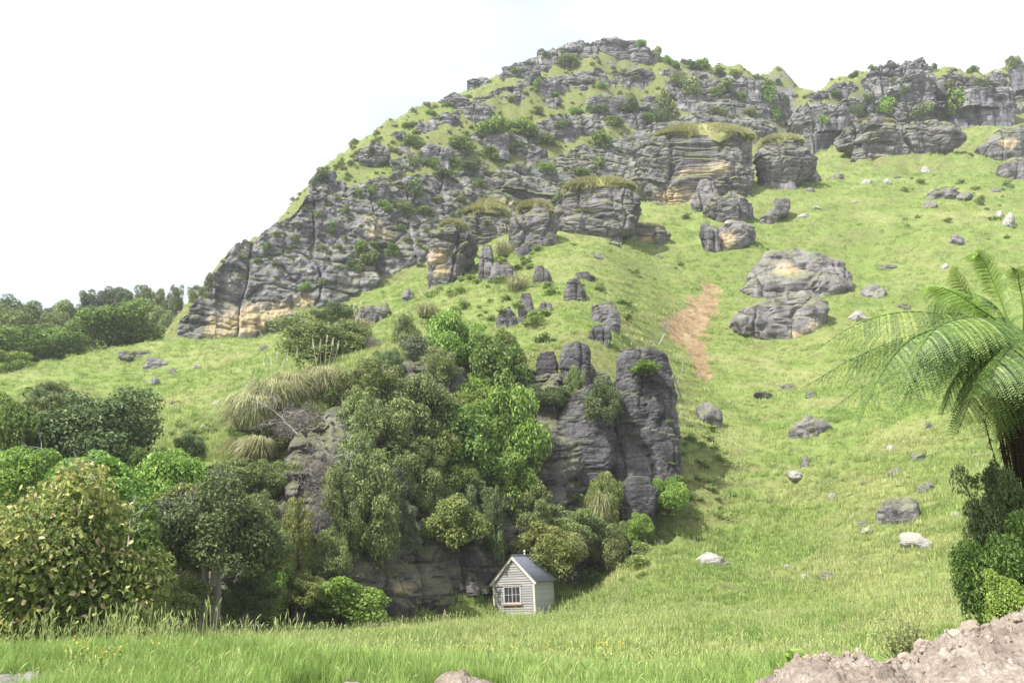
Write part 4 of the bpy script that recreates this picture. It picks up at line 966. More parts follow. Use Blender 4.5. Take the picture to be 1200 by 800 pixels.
def at(px, py, w, h, Y=None):
    """foot, width and height in metres of something seen centred at (px,py), w x h pixels"""
    if Y is None:
        q = ray(px, py + h * .42)[0]
        if q is None: q = ray(px, py + h * .5)[0]
        if q is None: return None
        Y = q.y
    dpx = (Y / math.cos(PITCH)) / FPX
    b = P(px, py + h * .5, Y); b[1] += 0.0
    return b, w * dpx, h * dpx

# ------------------------------------------------------------------ trees and shrubs placed in the view
# px, py centre, w, h, Y (None: on the surface seen there), kind, material, label
TREES = [
    (534, 404, 62, 72, 62.0, 'broad', 'bright', 'bright green leafy tree highest of the clump on the bluff'),
    (590, 412, 42, 48, 62.5, 'broad', 'broad', 'small green tree right of the highest bright tree'),
    (580, 438, 62, 74, 60.5, 'broad', 'broad', 'mid green tree leaning over the bluff brow'),
    (562, 470, 62, 60, 58.5, 'broad', 'bright', 'vivid green tree at the heart of the clump'),
    (604, 512, 62, 96, 57.0, 'broad', 'bright', 'vivid green tree overhanging left of the dark pillars'),
    (590, 562, 58, 60, 56.0, 'broad', 'bright', 'low spreading green tree hanging beneath the overhanging one'),
    (540, 515, 70, 66, 55.0, 'broad', 'broad', 'glossy green tree left of the overhanging one'),
    (500, 528, 60, 62, 53.5, 'broad', 'yellow', 'yellow-green tree in the middle of the bluff face'),
    (548, 478, 50, 44, 57.5, 'broad', 'yellow', 'yellowish rounded bush among the bright trees'),
    (470, 480, 84, 84, 56.5, 'fine', 'olive', 'olive scrub tree broadest on the bluff top'),
    (430, 452, 66, 52, 57.5, 'fine', 'olive', 'olive scrub bush right of the pale tussocks'),
    (506, 486, 52, 60, 57.0, 'fine', 'grey', 'grey-green feathery bush beside the yellowish rounded bush'),
    (420, 496, 46, 72, 53.0, 'fine', 'olive', 'upright olive bush on the bluff edge by the dead twigs'),
    (414, 555, 52, 82, 50.0, 'fine', 'olive', 'dense olive bush halfway down the bluff by the dead twigs'),
    (424, 612, 74, 104, 47.0, 'fine', 'olive', 'large hanging olive bush low on the bluff face'),
    (455, 430, 34, 40, 61.0, 'fine', 'dark', 'dark olive bush with pale stems above the olive scrub'),
    (474, 396, 34, 54, 66.0, 'fine', 'olive', 'tall thin olive bush on the grass shoulder'),
    (376, 398, 90, 54, 62.0, 'fine', 'olive', 'wide dark-olive bush on the shoulder above the tussocks'),
    (430, 408, 44, 34, 66.0, 'twiggy', 'twig', 'bare grey twiggy bush on the shoulder'),
    (392, 372, 50, 28, 74.0, 'fine', 'dark', 'dark bush behind the wide dark-olive one'),
    (504, 580, 44, 46, 51.5, 'fine', 'olive', 'rounded olive bush on the lower bluff left of the hut'),
    (530, 612, 60, 50, 50.5, 'broad', 'yellow', 'yellow-green rounded bush on the ledge above the hut'),
    (470, 620, 40, 50, 49.5, 'fine', 'grey', 'greyish drooping bush on the lower bluff'),
    (440, 545, 28, 30, 51.0, 'small', 'bright', 'small vivid bush low among the olive scrub'),
    (578, 622, 26, 76, 51.5, 'tall', 'dark', 'narrow dark green shrub right behind the hut roof'),
    (705, 470, 42, 54, 59.0, 'fine', 'dark', 'dark green bush wedged between the two rock pillars'),
    (672, 452, 24, 40, 60.0, 'fine', 'olive', 'small olive bush in the notch of the left pillar'),
    (650, 466, 44, 24, 59.6, 'fine', 'dark', 'flat dark bush under the left pillar head'),
    (757, 430, 28, 14, 58.8, 'small', 'bright', 'tiny green bush on the right pillar top'),
    (640, 648, 74, 54, 53.5, 'fine', 'yellow', 'straw-green hanging bush directly behind the hut'),
    (668, 618, 54, 40, 56.0, 'fine', 'olive', 'olive bush at the foot of the left pillar'),
    (706, 592, 40, 60, 57.3, 'fine', 'yellow', 'pale yellow-green shrub drooping over the pillar foot'),
    (716, 640, 36, 46, 56.0, 'fine', 'olive', 'small olive shrub right of the hut on the slope'),
    (786, 578, 40, 34, 58.5, 'broad', 'bright', 'fresh green bush at the right foot of the pillars'),
    (750, 620, 34, 30, 56.5, 'fine', 'bright', 'low green bush below the pillars on the turf edge'),
    (400, 705, 84, 42, 42.5, 'broad', 'bright', 'low bright bush sprawling at the bluff foot'),
    (352, 692, 48, 36, 41.0, 'fine', 'yellow', 'yellow-green low bush on the broken rock at the foot'),
    (318, 690, 30, 46, 40.0, 'broad', 'bright', 'small bright bush at the cave mouth'),
    (340, 640, 40, 84, 42.0, 'fine', 'yellow', 'tall yellow-green shrub on the pale rock rib'),
    (300, 606, 48, 50, 42.5, 'fine', 'olive', 'olive bush hanging over the dark cave'),
    (252, 620, 116, 96, 34.0, 'big', 'dark', 'dark-leaved tree with pale straight trunk before the cave'),
    (246, 575, 80, 40, 44.0, 'fine', 'grey', 'grey-green bush on top of the cave brow'),
    (190, 580, 76, 84, 37.0, 'broad', 'bright', 'fresh green bush left of the cave'),
    (204, 583, 40, 26, 36.0, 'small', 'yellow', 'yellow-tipped little bush on the fresh green one'),
    (222, 524, 30, 30, 47.0, 'fine', 'dark', 'small dark bush on the slope above the fresh green bush'),
    (170, 545, 40, 36, 44.0, 'broad', 'broad', 'small green bush up the slope on the left'),
    (92, 512, 140, 90, 46.0, 'big', 'dark', 'large dark wind-shaped tree on the left slope'),
    (44, 500, 56, 70, 44.0, 'fine', 'olive', 'olive bush at the left side of the wind-shaped tree'),
    (8, 500, 50, 70, 42.0, 'broad', 'broad', 'green tree at the left edge of the view below the bench'),
    (10, 560, 70, 60, 32.0, 'broad', 'bright', 'fresh green tree at the left edge behind the mottled shrub'),
    (108, 575, 90, 70, 30.0, 'broad', 'bright', 'bright green bush behind the mottled shrub'),
    (130, 630, 80, 80, 27.0, 'broad', 'broad', 'mid green bush at the right shoulder of the mottled shrub'),
    (370, 560, 50, 60, 47.5, 'twiggy', 'twig', 'dead grey twiggy shrub hanging over the bluff edge'),
    (340, 500, 60, 50, 50.0, 'twiggy', 'twig', 'dead grey bush under the pale tussocks'),
    (366, 610, 40, 60, 44.5, 'twiggy', 'twig', 'dry vine tangle on the pale rock rib'),
    (330, 560, 44, 34, 46.0, 'fine', 'olive', 'small olive bush below the dead grey bush'),
    (398, 470, 50, 50, 54, 'fine', 'olive', 'olive bush nearest the tall white plumes'), (446, 505, 62, 62, 54, 'fine', 'olive', 'olive bush below the broadest olive scrub tree'),
    (482, 548, 60, 60, 52, 'fine', 'olive', 'olive bush left of the yellow-green bluff tree'), (454, 568, 46, 60, 51, 'fine', 'grey', 'grey-green bush beside the drooping straw tussock'),
    (512, 432, 46, 46, 60, 'fine', 'olive', 'olive bush at the left foot of the highest bright tree'), (490, 415, 44, 40, 62, 'fine', 'grey', 'grey-green bush on the brow beside the tall thin olive bush'),
    (526, 566, 50, 46, 53, 'broad', 'broad', 'green bush under the glossy tree on the bluff face'), (560, 545, 60, 50, 55, 'broad', 'broad', 'green bush linking the glossy and overhanging trees'),
    (396, 600, 44, 80, 46, 'fine', 'olive', 'narrow olive bush left of the large hanging one'),
    (384, 650, 44, 50, 43, 'fine', 'olive', 'olive bush on the rock rib above the sprawling bright bush'), (560, 500, 60, 50, 56.5, 'broad', 'bright', 'fresh green tree in the centre of the bright clump'),
    (556, 590, 40, 50, 52.5, 'fine', 'dark', 'dark bush in the shade under the bright trees'), (276, 560, 60, 40, 45, 'fine', 'olive', 'olive bush on the brow right of the grey-green one'),
    (620, 600, 50, 50, 55, 'fine', 'olive', 'olive bush under the low spreading green tree'), (150, 505, 46, 40, 50, 'fine', 'dark', 'dark bush at the right side of the wind-shaped tree'),
    (60, 470, 60, 40, 56, 'fine', 'olive', 'olive scrub above the wind-shaped tree'), (214, 556, 40, 40, 42, 'broad', 'bright', 'fresh green bush below the small dark slope bush'),
    (196, 700, 60, 50, 32, 'fine', 'olive', 'olive bush left of the pale straight trunk'), (288, 702, 60, 46, 36, 'fine', 'dark', 'dark bush in the cave mouth right of the pale trunk'),
    (160, 705, 54, 50, 29, 'fine', 'yellow', 'straw-green bush at the lower right of the mottled shrub'), (212, 655, 44, 40, 35, 'fine', 'olive', 'olive bush tangled under the cave tree crown'),
    (312, 640, 46, 60, 40, 'fine', 'olive', 'upright olive bush at the right side of the cave tree'), (180, 620, 60, 50, 33, 'fine', 'grey', 'grey-green twiggy bush above the brownish rock'),
    # beyond the left crest
    (135, 386, 86, 54, 108, 'broad', 'broad', 'rounded glossy tree standing on the left crest'), (44, 412, 112, 58, 104, 'big', 'broad', 'broad green tree on the crest at far left'),
    (18, 428, 44, 26, 98, 'broad', 'bright', 'pale green bush at the far left end of the crest'), (10, 372, 56, 44, 132, 'big', 'dark', 'dark tall tree at the far left edge behind the crest'),
    (102, 358, 22, 34, 150, 'tall', 'dark', 'dark conical treetop left in the far wood'), (128, 352, 30, 30, 152, 'broad', 'grey', 'grey-green treetop second in the far wood'), (150, 354, 30, 28, 150, 'broad', 'dark', 'round dark treetop in the middle of the far wood'),
    (176, 356, 30, 36, 148, 'tall', 'olive', 'olive treetop right of the round dark one'), (202, 354, 20, 38, 142, 'fine', 'dark', 'narrow dark treetop nearest the cliff end'), (56, 372, 32, 30, 152, 'broad', 'grey', 'hazy grey treetop in the skyline gap'),
    (78, 374, 36, 40, 145, 'broad', 'olive', 'olive treetop right of the hazy grey one'), (186, 384, 44, 44, 124, 'fine', 'olive', 'olive bush filling the dip beside the cliff end'), (164, 372, 46, 40, 138, 'broad', 'dark', 'dark tree behind the rounded glossy tree'),
    (34, 388, 60, 44, 128, 'broad', 'olive', 'olive tree behind the broad green tree'), (88, 396, 40, 34, 118, 'fine', 'dark', 'dark low bush between the two crest trees'),
    (232, 348, 24, 26, 118, 'fine', 'olive', 'bush on the turf at the cliff end'), (246, 330, 16, 26, 118, 'tall', 'grey', 'grey wispy tree at the left corner of the cliff'),
]
for i, (px, py, w, h, Y, key, mt, lab) in enumerate(TREES):
    q = ray(px, py + h * .1)[0]
    if q is not None and Y < 70: Y = min(Y, q.y + w * Y / FPX * .12)
    b, wm, hm = at(px, py, w * 1.32, h * 1.24, Y)
    big = h * Y > 2200
    kd = sorted((lab.find(x), y) for x, y in ((' treetop', 'tree'), (' tree ', 'tree'), (' bush', 'bush'), (' shrub', 'shrub'), (' tangle', 'bush'), (' wisp ', 'bush'), ('olive scrub above', 'bush')) if lab.find(x) >= 0) or [(0, 'bush')]
    kd = kd[0][1]
    pr = plant(kd, lab, kd, key, mt, b, wm, hm, 'trees and bushes', i,
          'palebark' if 'pale' in lab else 'bark', drop=0.0)
    df = b[2] - gz(b[0], b[1])
    if .05 < df < 3.2 and not 38 < Y < 68:      # stem down to the ground below the crown
        V, F = tube([(0, 0, -df - .15), (.03 * wm, 0, -df * .4), (0, 0, .3 * hm)], [.035 * wm, .03 * wm, .022 * wm], 7)
        setmat(add('stem', mk('stem', V, F, M['bark'], True), pr), M['palebark' if 'pale' in lab else 'bark'])
# straight pale trunk of the tree in front of the cave
tp = P(237, 742, 34.0); tq = P(240, 640, 34.2)
V, F = tube([tp - (0, 0, .5), tp * .5 + tq * .5 + (.06, 0, 0), tq, P(248, 610, 34.2)], [.17, .14, .12, .07], 9)
for o in bpy.data.objects:
    if o.get('label', '').startswith('dark-leaved tree'): cave_tree = o
add('trunk', mk('trunk', V - np.array(cave_tree.location), F, M['palebark'], True), cave_tree)

# small shrubs dotted on the cliff and upper hill, by position in the view
SH = [(575, 148, 34, 24), (484, 165, 24, 16), (436, 176, 14, 10), (484, 187, 16, 18), (540, 168, 30, 22), (487, 221, 20, 26), (474, 242, 18, 16), (511, 234, 16, 8), (497, 247, 22, 12), (389, 264, 10, 12), (436, 222, 16, 14),
      (420, 226, 10, 12), (460, 292, 18, 14), (423, 290, 20, 20), (416, 168, 14, 12), (430, 300, 24, 18), (415, 312, 22, 18), (450, 240, 16, 14), (520, 205, 26, 12), (550, 195, 26, 14), (610, 150, 40, 20), (640, 165, 26, 16),
      (600, 170, 26, 16), (575, 180, 24, 16), (665, 72, 28, 18), (628, 98, 14, 16), (675, 130, 18, 12), (700, 128, 26, 14), (738, 122, 26, 18), (780, 120, 26, 34), (772, 135, 24, 18), (812, 78, 24, 14), (812, 102, 24, 26), (795, 92, 18, 18),
      (850, 98, 18, 18), (838, 108, 16, 14), (870, 115, 16, 14), (900, 105, 18, 26), (908, 130, 16, 24), (706, 165, 24, 22), (700, 190, 18, 20), (682, 203, 24, 12), (640, 195, 18, 14), (655, 230, 14, 10), (560, 215, 16, 12), (532, 190, 20, 14),
      (505, 190, 20, 14), (462, 175, 12, 8), (840, 130, 22, 12), (880, 132, 18, 12), (760, 140, 18, 12), (720, 142, 22, 14), (660, 145, 20, 12), (630, 130, 16, 10), (600, 115, 14, 10), (650, 112, 14, 8), (705, 100, 14, 8), (745, 90, 12, 8),
      (770, 62, 12, 18), (790, 75, 14, 12), (310, 290, 8, 14), (318, 380, 16, 8), (310, 384, 10, 8), (380, 330, 12, 10), (356, 336, 12, 12), (540, 232, 12, 10), (470, 268, 12, 12), (405, 245, 12, 10), (345, 280, 10, 10), (372, 250, 10, 10),
      (1040, 122, 26, 22), (1126, 118, 30, 34), (1080, 128, 22, 18), (1005, 128, 20, 16), (966, 140, 14, 12), (1168, 76, 28, 14), (1188, 72, 16, 18), (1110, 100, 16, 12), (1140, 82, 14, 10), (1095, 80, 10, 14), (1018, 112, 12, 10), (1060, 104, 12, 10),
      (980, 110, 14, 8), (1150, 96, 14, 10), (912, 96, 10, 8), (885, 90, 10, 8), (822, 76, 22, 14), (842, 84, 18, 10), (862, 86, 16, 10), (900, 98, 14, 12), (782, 70, 12, 12), (916, 118, 12, 18), (604, 82, 12, 8), (640, 64, 12, 8), (690, 46, 10, 6), (752, 50, 12, 8), (955, 104, 14, 8), (1000, 88, 12, 8), (370, 212, 12, 10), (378, 206, 14, 8), (395, 196, 10, 8), (525, 122, 12, 8), (505, 132, 14, 8), (478, 146, 14, 8)]
ORD = 'first second third fourth fifth sixth seventh eighth ninth tenth eleventh twelfth thirteenth fourteenth fifteenth sixteenth seventeenth eighteenth nineteenth twentieth'.split()
ORD = ORD + ['twenty-' + x for x in ORD[:9]] + ['thirtieth'] + ['thirty-' + x for x in ORD[:9]]
def zone(px, py):
    if px > 925: return 'on the right ridge'
    if px > 780: return 'on the hilltop right shoulder'
    if px > 590: return 'below the summit crags' if py < 137 else 'on the cliff under the summit'
    return 'on the turf above the left cliff' if py < 200 else 'on the long cliff face'
COLW = {'broad': 'green', 'olive': 'olive', 'dark': 'dark', 'bright': 'bright green', 'grey': 'grey-green'}
SH.sort(); _zc = {}
mats = ['broad', 'olive', 'dark', 'olive', 'bright', 'grey']
for i, (px, py, w, h) in enumerate(SH):
    g = at(px, py, w * 1.25, h * 1.25)
    if g is None: continue
    b, wm, hm = g
    q = ray(px, py + h * .3)[0]
    if q is None: continue
    z_ = zone(px, py); mt = mats[(i * 7 + i // 5) % 6]; n_z = _zc.get((z_, mt), 0); _zc[(z_, mt)] = n_z + 1
    plant('shrub', '%s %s shrub from the left %s' % (ORD[n_z], COLW[mt], z_), 'shrub', 'small', mt, (q.x, q.y + .1, q.z), wm, max(hm, wm * .55), 'small shrubs on cliff ledges', i, trunk=False, drop=0.3)
# ------------------------------------------------------------------ dead branches
def branchy(name, label, base, L, s, spread=1.0, n=5, r0=.04, group=None, up=1.0, cat='branch', lean=(0, 0, 0)):
    r_ = rng(s); a = Acc()
    def grow(p, d, l, r, lev):
        m = 5; pts = [p]; dd = d.copy()
        for _ in range(m):
            dd = dd + r_.normal(0, .16, 3); dd /= np.linalg.norm(dd); pts.append(pts[-1] + dd * l / m)
        V, F = tube(pts, np.linspace(r, r * .45, m + 1), 6); a.put(V, F)
        if lev < 3:
            for _ in range(n if lev == 0 else 3):
                t = 1 + int(r_.random() * m); e = dd * .8 + r_.normal(0, .55 * spread, 3) + np.array((0, 0, .15)); e /= np.linalg.norm(e)
                grow(pts[t], e, l * (.45 + .25 * r_.random()), r * .5, lev + 1)
    d0 = np.array((0, 0, up)) + np.array(lean); grow(np.zeros(3), d0 / np.linalg.norm(d0), L, r0, 0)
    o = add(name, a.mesh(name, M['deadwood']), None, base); tag(o, label, cat, group); return o
branchy('dead_branch', 'bleached forked dead branch left of the pair below the wind-shaped tree', P(90, 585, 27.6), 1.0, 3, .8, 5, .035, None, lean=(.2, 0, 0))
branchy('dead_branch', 'bleached spreading dead branch right of the pair below the wind-shaped tree', P(124, 582, 27.6), 1.0, 5, 1.1, 6, .035, None, lean=(-.6, 0, 0))
branchy('dead_branch', 'short bleached stub sticking out of the wind-shaped tree', P(48, 538, 33.0), .7, 7, .6, 2, .03)
branchy('dead_branch', 'big bleached fallen branch fanning out under the pale tussocks', P(348, 508, 47.0), 2.2, 11, 1.3, 11, .042, lean=(-1.4, 0, .1))
branchy('dead_branch', 'bare twisted branch hanging down the bluff below the tussocks', P(372, 520, 46.5), 2.0, 13, 1.3, 10, .034, up=-.6, lean=(.3, -.3, 0))
branchy('dead_branch', 'thin bleached twig arching over the cave brow', P(236, 606, 33.0), 1.0, 17, 1.0, 4, .03, lean=(-1.2, 0, .2))
branchy('dead_branch', 'pale dead stem in front of the cave rock', P(150, 640, 24.5), .8, 19, .7, 3, .025)
branchy('dead_branch', 'pale bare shrublet on the pillar top beside the soil slip', P(772, 404, 62.0), 1.4, 23, 1.1, 5, .05, lean=(.6, 0, 0))
branchy('dead_branch', 'thin bleached stems down the right side of the pillar', P(800, 470, 61.0), 2.6, 29, .5, 3, .05, lean=(-.2, 0, 0))

# ------------------------------------------------------------------ tussocks with plumes
def tussock(label, base, rad, hgt, s, nb=1500, plumes=(), mat='toetoe', lean=(0, 0)):
    r_ = rng(s); a = Acc(); m = nb
    az = r_.random(m) * 6.283; out = (.15 + .95 * r_.random(m)) * rad * (1 + .3 * np.sin(3 * az + s)); top = hgt * (.35 + .75 * r_.random(m))
    b = np.c_[np.cos(az), np.sin(az), 0 * az] * (r_.random(m) * .42 * rad)[:, None]
    dirx = np.c_[np.cos(az) + lean[0], np.sin(az) + lean[1], 0 * az]
    ts = np.array((0, .3, .6, .85, 1.0)); w0 = .013 + .010 * r_.random(m)
    side = np.c_[-np.sin(az), np.cos(az), 0 * az]
    rows = []
    for t, wf in zip(ts, (1, .95, .8, .5, .05)):
        c = b + dirx * (out * t ** 1.5)[:, None]; c[:, 2] += top * (1.9 * t - 1.35 * t * t) - hgt * .25 * t ** 4
        rows += [c - side * (w0 * wf)[:, None], c + side * (w0 * wf)[:, None]]
    V = np.stack(rows, 1); off = np.arange(m)[:, None] * 10
    F = np.concatenate([np.stack([off[:, 0] + 2 * i, off[:, 0] + 2 * i + 1, off[:, 0] + 2 * i + 3, off[:, 0] + 2 * i + 2], -1) for i in range(4)])
    tt = np.repeat(np.clip(.55 + .25 * r_.normal(0, 1, m), 0, 1), 10)
    root = empty('tussock', base); tag(root, label, 'tussock', 'pale tussocks')
    a.put(V.reshape(-1, 3), F, tt); o = add('leaf_blades', a.mesh('leaf_blades', M[mat]), root)
    for j, (dx, h2, ln) in enumerate(plumes):
        pa = Acc(); p0 = np.array((dx * .25, 0, hgt * .3)); p1 = np.array((dx, r_.normal(0, .1), h2)); tip = p1 + np.array((ln * .25, 0, .55))
        V, F = tube([p0, p0 * .5 + p1 * .5, p1, tip], [.014, .012, .009, .004], 5); pa.put(V, F, .3)
        q = 90; tq_ = r_.random(q); c = p1 + (tip - p1) * tq_[:, None]; e = r_.normal(0, 1, (q, 3)); e[:, 2] = np.abs(e[:, 2]) + .8; e /= np.linalg.norm(e, axis=1)[:, None]
        sidev = np.cross(e, r_.normal(0, 1, (q, 3))); sidev /= np.linalg.norm(sidev, axis=1)[:, None]
        l = .17 * (1 - .6 * tq_); V = np.stack([c - sidev * .012, c + sidev * .012, c + e * l[:, None]], 1).reshape(-1, 3)
        pa.put(V, np.arange(3 * q).reshape(-1, 3), np.repeat(.4 + .5 * r_.random(q), 3))
        add('plume', pa.mesh('plume', M['plume']), root)
    return root
def tus(label, px, py, Y, wpx, hpx, s, **kw):
    d = Y / math.cos(PITCH) / FPX; return tussock(label, P(px, py, Y), wpx * d / 2, hpx * d, s, **kw)
tus('drooping straw-pale tussock at the left end of the tussock bank', 292, 505, 49.5, 74, 60, 1, plumes=[(-.3, 2.4, -.3), (.1, 2.6, .2)], lean=(-.2, -.2))
tus('tall pale tussock with plumes in the middle of the bank', 318, 480, 51.0, 74, 50, 2, plumes=[(-.2, 2.6, -.3), (.2, 2.8, .2), (.5, 2.5, .3), (-.6, 2.5, -.5)])
tus('pale tussock right of the plumed middle one', 342, 470, 52.5, 66, 46, 3, plumes=[(.1, 2.7, .3), (-.4, 2.4, -.2)])
tus('green tussock with upright white plumes at the right of the bank', 378, 462, 53.5, 76, 46, 4, plumes=[(-.3, 2.9, .1), (.1, 3.2, .1), (.45, 3.0, .2), (.8, 2.8, .2), (-.7, 2.9, -.4)])
tus('low drooping tussock at the bottom of the tussock bank', 300, 540, 47.5, 60, 40, 5, lean=(-.3, -.4))
tus('drooping straw tussock in the middle of the bluff face', 462, 575, 51.5, 40, 44, 6, lean=(.1, -.5), nb=500)
tus('straw tussock with cream plumes under the ledge rocks', 590, 300, 92, 36, 26, 7, plumes=[(-.6, 3.0, -1.2), (-.2, 3.2, -1.0), (.2, 3.2, -.6), (.6, 3.0, -.5)], nb=500)
tus('dark-striped drooping tussock high on the shoulder', 604, 342, 85, 42, 30, 8, lean=(.4, -.3), nb=600)
tus('tussock with leaning plumes beside the flat dark rock', 420, 388, 70, 40, 22, 9, plumes=[(-.5, 1.9, .6), (0, 2.0, .7), (.5, 1.9, .8)], nb=500)
tus('tussock on the shoulder near the highest bright tree', 500, 372, 76, 44, 26, 10, plumes=[(-.5, 2.0, -.5)], nb=500)
tus('straw-topped tussock over the small bushes behind the hut', 668, 650, 54.5, 46, 34, 12, nb=500, lean=(0, -.4))
tus('hanging tussock at the foot of the pillars', 704, 610, 57, 34, 46, 13, nb=500, lean=(0, -.5))

# ------------------------------------------------------------------ tree fern
FY = 11.6
CR = P(1196, 428, FY)
fb = np.array((CR[0] + .03, FY + .1, -0.6))
FERN = empty('tree_fern', fb); tag(FERN, 'tree fern with arching green fronds at the right edge', 'tree fern')
r_ = rng(42); acc = Acc()
pts = [fb - fb, (CR - fb) * .35 + (.03, 0, 0), (CR - fb) * .7, CR - fb]
V, F = tube(spl(pts, 40), np.linspace(.15, .12, 40) + .018 * r_.normal(0, 1, 40), 18); V = V + .02 * fbm(V * 9, 3, 4)[:, None]; acc.put(V, F, .3)
trunk = add('trunk', acc.mesh('trunk', M['fernbark']), FERN)
for j in range(110):   # hanging dead stalks of the skirt
    az = r_.random() * 6.28; z0 = (CR - fb)[2] - .05 - .5 * r_.random(); l = .6 + 1.2 * r_.random(); o_ = .13 + .48 * r_.random() ** 1.3
    d = np.array((math.cos(az), math.sin(az), 0)); c0 = (CR - fb) * (z0 / (CR - fb)[2])
    p = [c0 + d * .1, c0 + d * (o_ + .05) + (0, 0, -.1), c0 + d * o_ + (0, 0, -l * .6), c0 + d * (o_ * .9) + (0, 0, -l)]
    a = Acc(); V, F = tube(spl(p, 8), np.linspace(.012, .005, 8), 5); a.put(V, F)
    q = 70; ti = r_.random(q); cc = spl(p, 50)[(ti * 49).astype(int)]; e = r_.normal(0, 1, (q, 3)); e[:, 2] -= 1.2; e /= np.linalg.norm(e, axis=1)[:, None]
    sv = np.cross(e, r_.normal(0, 1, (q, 3))); sv /= np.linalg.norm(sv, axis=1)[:, None]
    a.put(np.stack([cc - sv * .006, cc + sv * .006, cc + e * .13], 1).reshape(-1, 3), np.arange(3 * q).reshape(-1, 3))
    add('dead_stalk', a.mesh('dead_stalk', M['fernbark']), trunk)

def frond(ctrl, wid, s, mat='fern', npin=32, droop=.70, curl=0.0, first=.10):
    """ctrl: world points root -> tip; pinnae both sides with toothed pinnules"""
    r_ = rng(s); ctrl = np.asarray(ctrl, float)
    # Catmull-Rom through ctrl
    c = np.r_[[2 * ctrl[0] - ctrl[1]], ctrl, [2 * ctrl[-1] - ctrl[-2]]]; out = []
    for i in range(1, len(c) - 2):
        for t in np.linspace(0, 1, 14, endpoint=False):
            out.append(.5 * ((2 * c[i]) + (-c[i - 1] + c[i + 1]) * t + (2 * c[i - 1] - 5 * c[i] + 4 * c[i + 1] - c[i + 2]) * t * t + (-c[i - 1] + 3 * c[i] - 3 * c[i + 1] + c[i + 2]) * t ** 3))
    out.append(ctrl[-1]); pts = np.array(out); n = len(pts)
    a = Acc(); V, F = tube(pts, np.linspace(.016, .003, n), 6); a.put(V, F, .25)
    tg = np.gradient(pts, axis=0); tg /= np.linalg.norm(tg, axis=1)[:, None]
    up = np.array((0, 0, 1.0))
    VV, TT = [], []
    for t in np.linspace(first, .99, npin):
        i = min(n - 1, int(t * (n - 1))); p = pts[i]; T = tg[i]; S = np.cross(T, up); S /= np.linalg.norm(S) + 1e-9; U = np.cross(S, T)
        prof = math.sin(min(1, (t - first) / .30 + .30) * math.pi / 2) * (1 - max(0, (t - .40) / .60) ** 2.4) + .05
        for sg in (-1, 1):
            L = wid * 1.12 * prof * (.9 + .2 * r_.random()); d = sg * S * .86 + T * (.42 + .2 * t) - up * droop * .35; d /= np.linalg.norm(d)
            m = max(5, int(20 * L / wid) + 3)
            u = np.linspace(.04, 1, m); sp_ = p + d[None] * (L * u)[:, None] - up[None] * (droop * L * .75 * u ** 2)[:, None]
            pd = np.gradient(sp_, axis=0); pd /= np.linalg.norm(pd, axis=1)[:, None]
            nn = np.cross(pd, np.cross(U[None], pd)); nn /= np.linalg.norm(nn, axis=1)[:, None] + 1e-9
            sd_ = np.cross(pd, nn)
            wl = .30 * L * (1 - u ** 2.2) * .55 + .012; wl = np.minimum(wl, .060)
            sh = L / m * .62
            tv = np.clip(.5 + .18 * r_.normal() + .15 * r_.normal(0, 1, m), 0, .92)
            for q in (-1, 1):
                tip = sp_ + q * sd_ * wl[:, None] + pd * (wl * .35)[:, None] - up * (.25 * wl)[:, None]
                VV.append(np.stack([sp_ - pd * sh * .5, sp_ + q * sd_ * (wl * .5)[:, None] - pd * sh * .42, tip, sp_ + pd * sh * .5 + q * sd_ * (wl * .25)[:, None]], 1).reshape(-1, 3)); TT.append(np.repeat(tv, 4))
    VV = np.concatenate(VV); a.put(VV, np.arange(len(VV)).reshape(-1, 4), np.concatenate(TT))
    a.V = [v - fb for v in a.V]
    return add('frond', a.mesh('frond', M[mat], False), FERN)
def fr(pix, wid, s, **kw): return frond([CR + (0, 0, .02)] + [P(x, y, Y) for x, y, Y in pix], wid, s, **kw)
fr([(1160, 384, 11.3), (1116, 370, 11.1), (1058, 366, 10.9), (1004, 380, 10.8), (956, 410, 10.7)], .58, 1)
fr([(1165, 392, 11.5), (1118, 386, 11.4), (1058, 396, 11.4), (996, 422, 11.4), (938, 456, 11.4)], .56, 2)
fr([(1168, 388, 11.1), (1112, 382, 10.6), (1064, 400, 10.2), (1032, 440, 10.0), (1004, 500, 9.9)], .56, 3)
fr([(1165, 402, 11.7), (1116, 404, 11.9), (1066, 422, 12.0), (1010, 454, 12.1), (952, 496, 12.1)], .55, 4)
fr([(1172, 366, 11.8), (1140, 344, 12.0), (1110, 342, 12.1), (1084, 362, 12.2)], .47, 5)
fr([(1178, 410, 11.0), (1160, 424, 10.6), (1140, 460, 10.4), (1122, 508, 10.3)], .47, 6)
fr([(1200, 402, 11.0), (1190, 400, 10.4), (1170, 424, 10.0), (1152, 462, 9.8)], .47, 7)
fr([(1176, 396, 12.2), (1150, 378, 12.8), (1120, 366, 13.4), (1094, 372, 13.8)], .53, 8)
fr([(1205, 380, 11.8), (1210, 350, 12.2), (1200, 322, 12.8), (1180, 310, 13.3)], .49, 9)
fr([(1225, 392, 11.2), (1262, 378, 10.9), (1310, 388, 10.6), (1360, 425, 10.4)], .54, 10)
fr([(1222, 400, 11.8), (1262, 396, 12.2), (1310, 412, 12.5), (1355, 450, 12.7)], .53, 11)
fr([(1212, 410, 10.8), (1230, 410, 10.2), (1245, 440, 9.8), (1255, 490, 9.6)], .49, 12)
fr([(1190, 416, 11.2), (1182, 430, 10.9), (1176, 470, 10.8), (1168, 520, 10.8)], .42, 13)
fr([(1170, 396, 11.9), (1136, 398, 12.3), (1108, 424, 12.5), (1090, 470, 12.6)], .49, 14)
fr([(1215, 385, 12.1), (1240, 360, 12.7), (1270, 356, 13.3)], .49, 15)
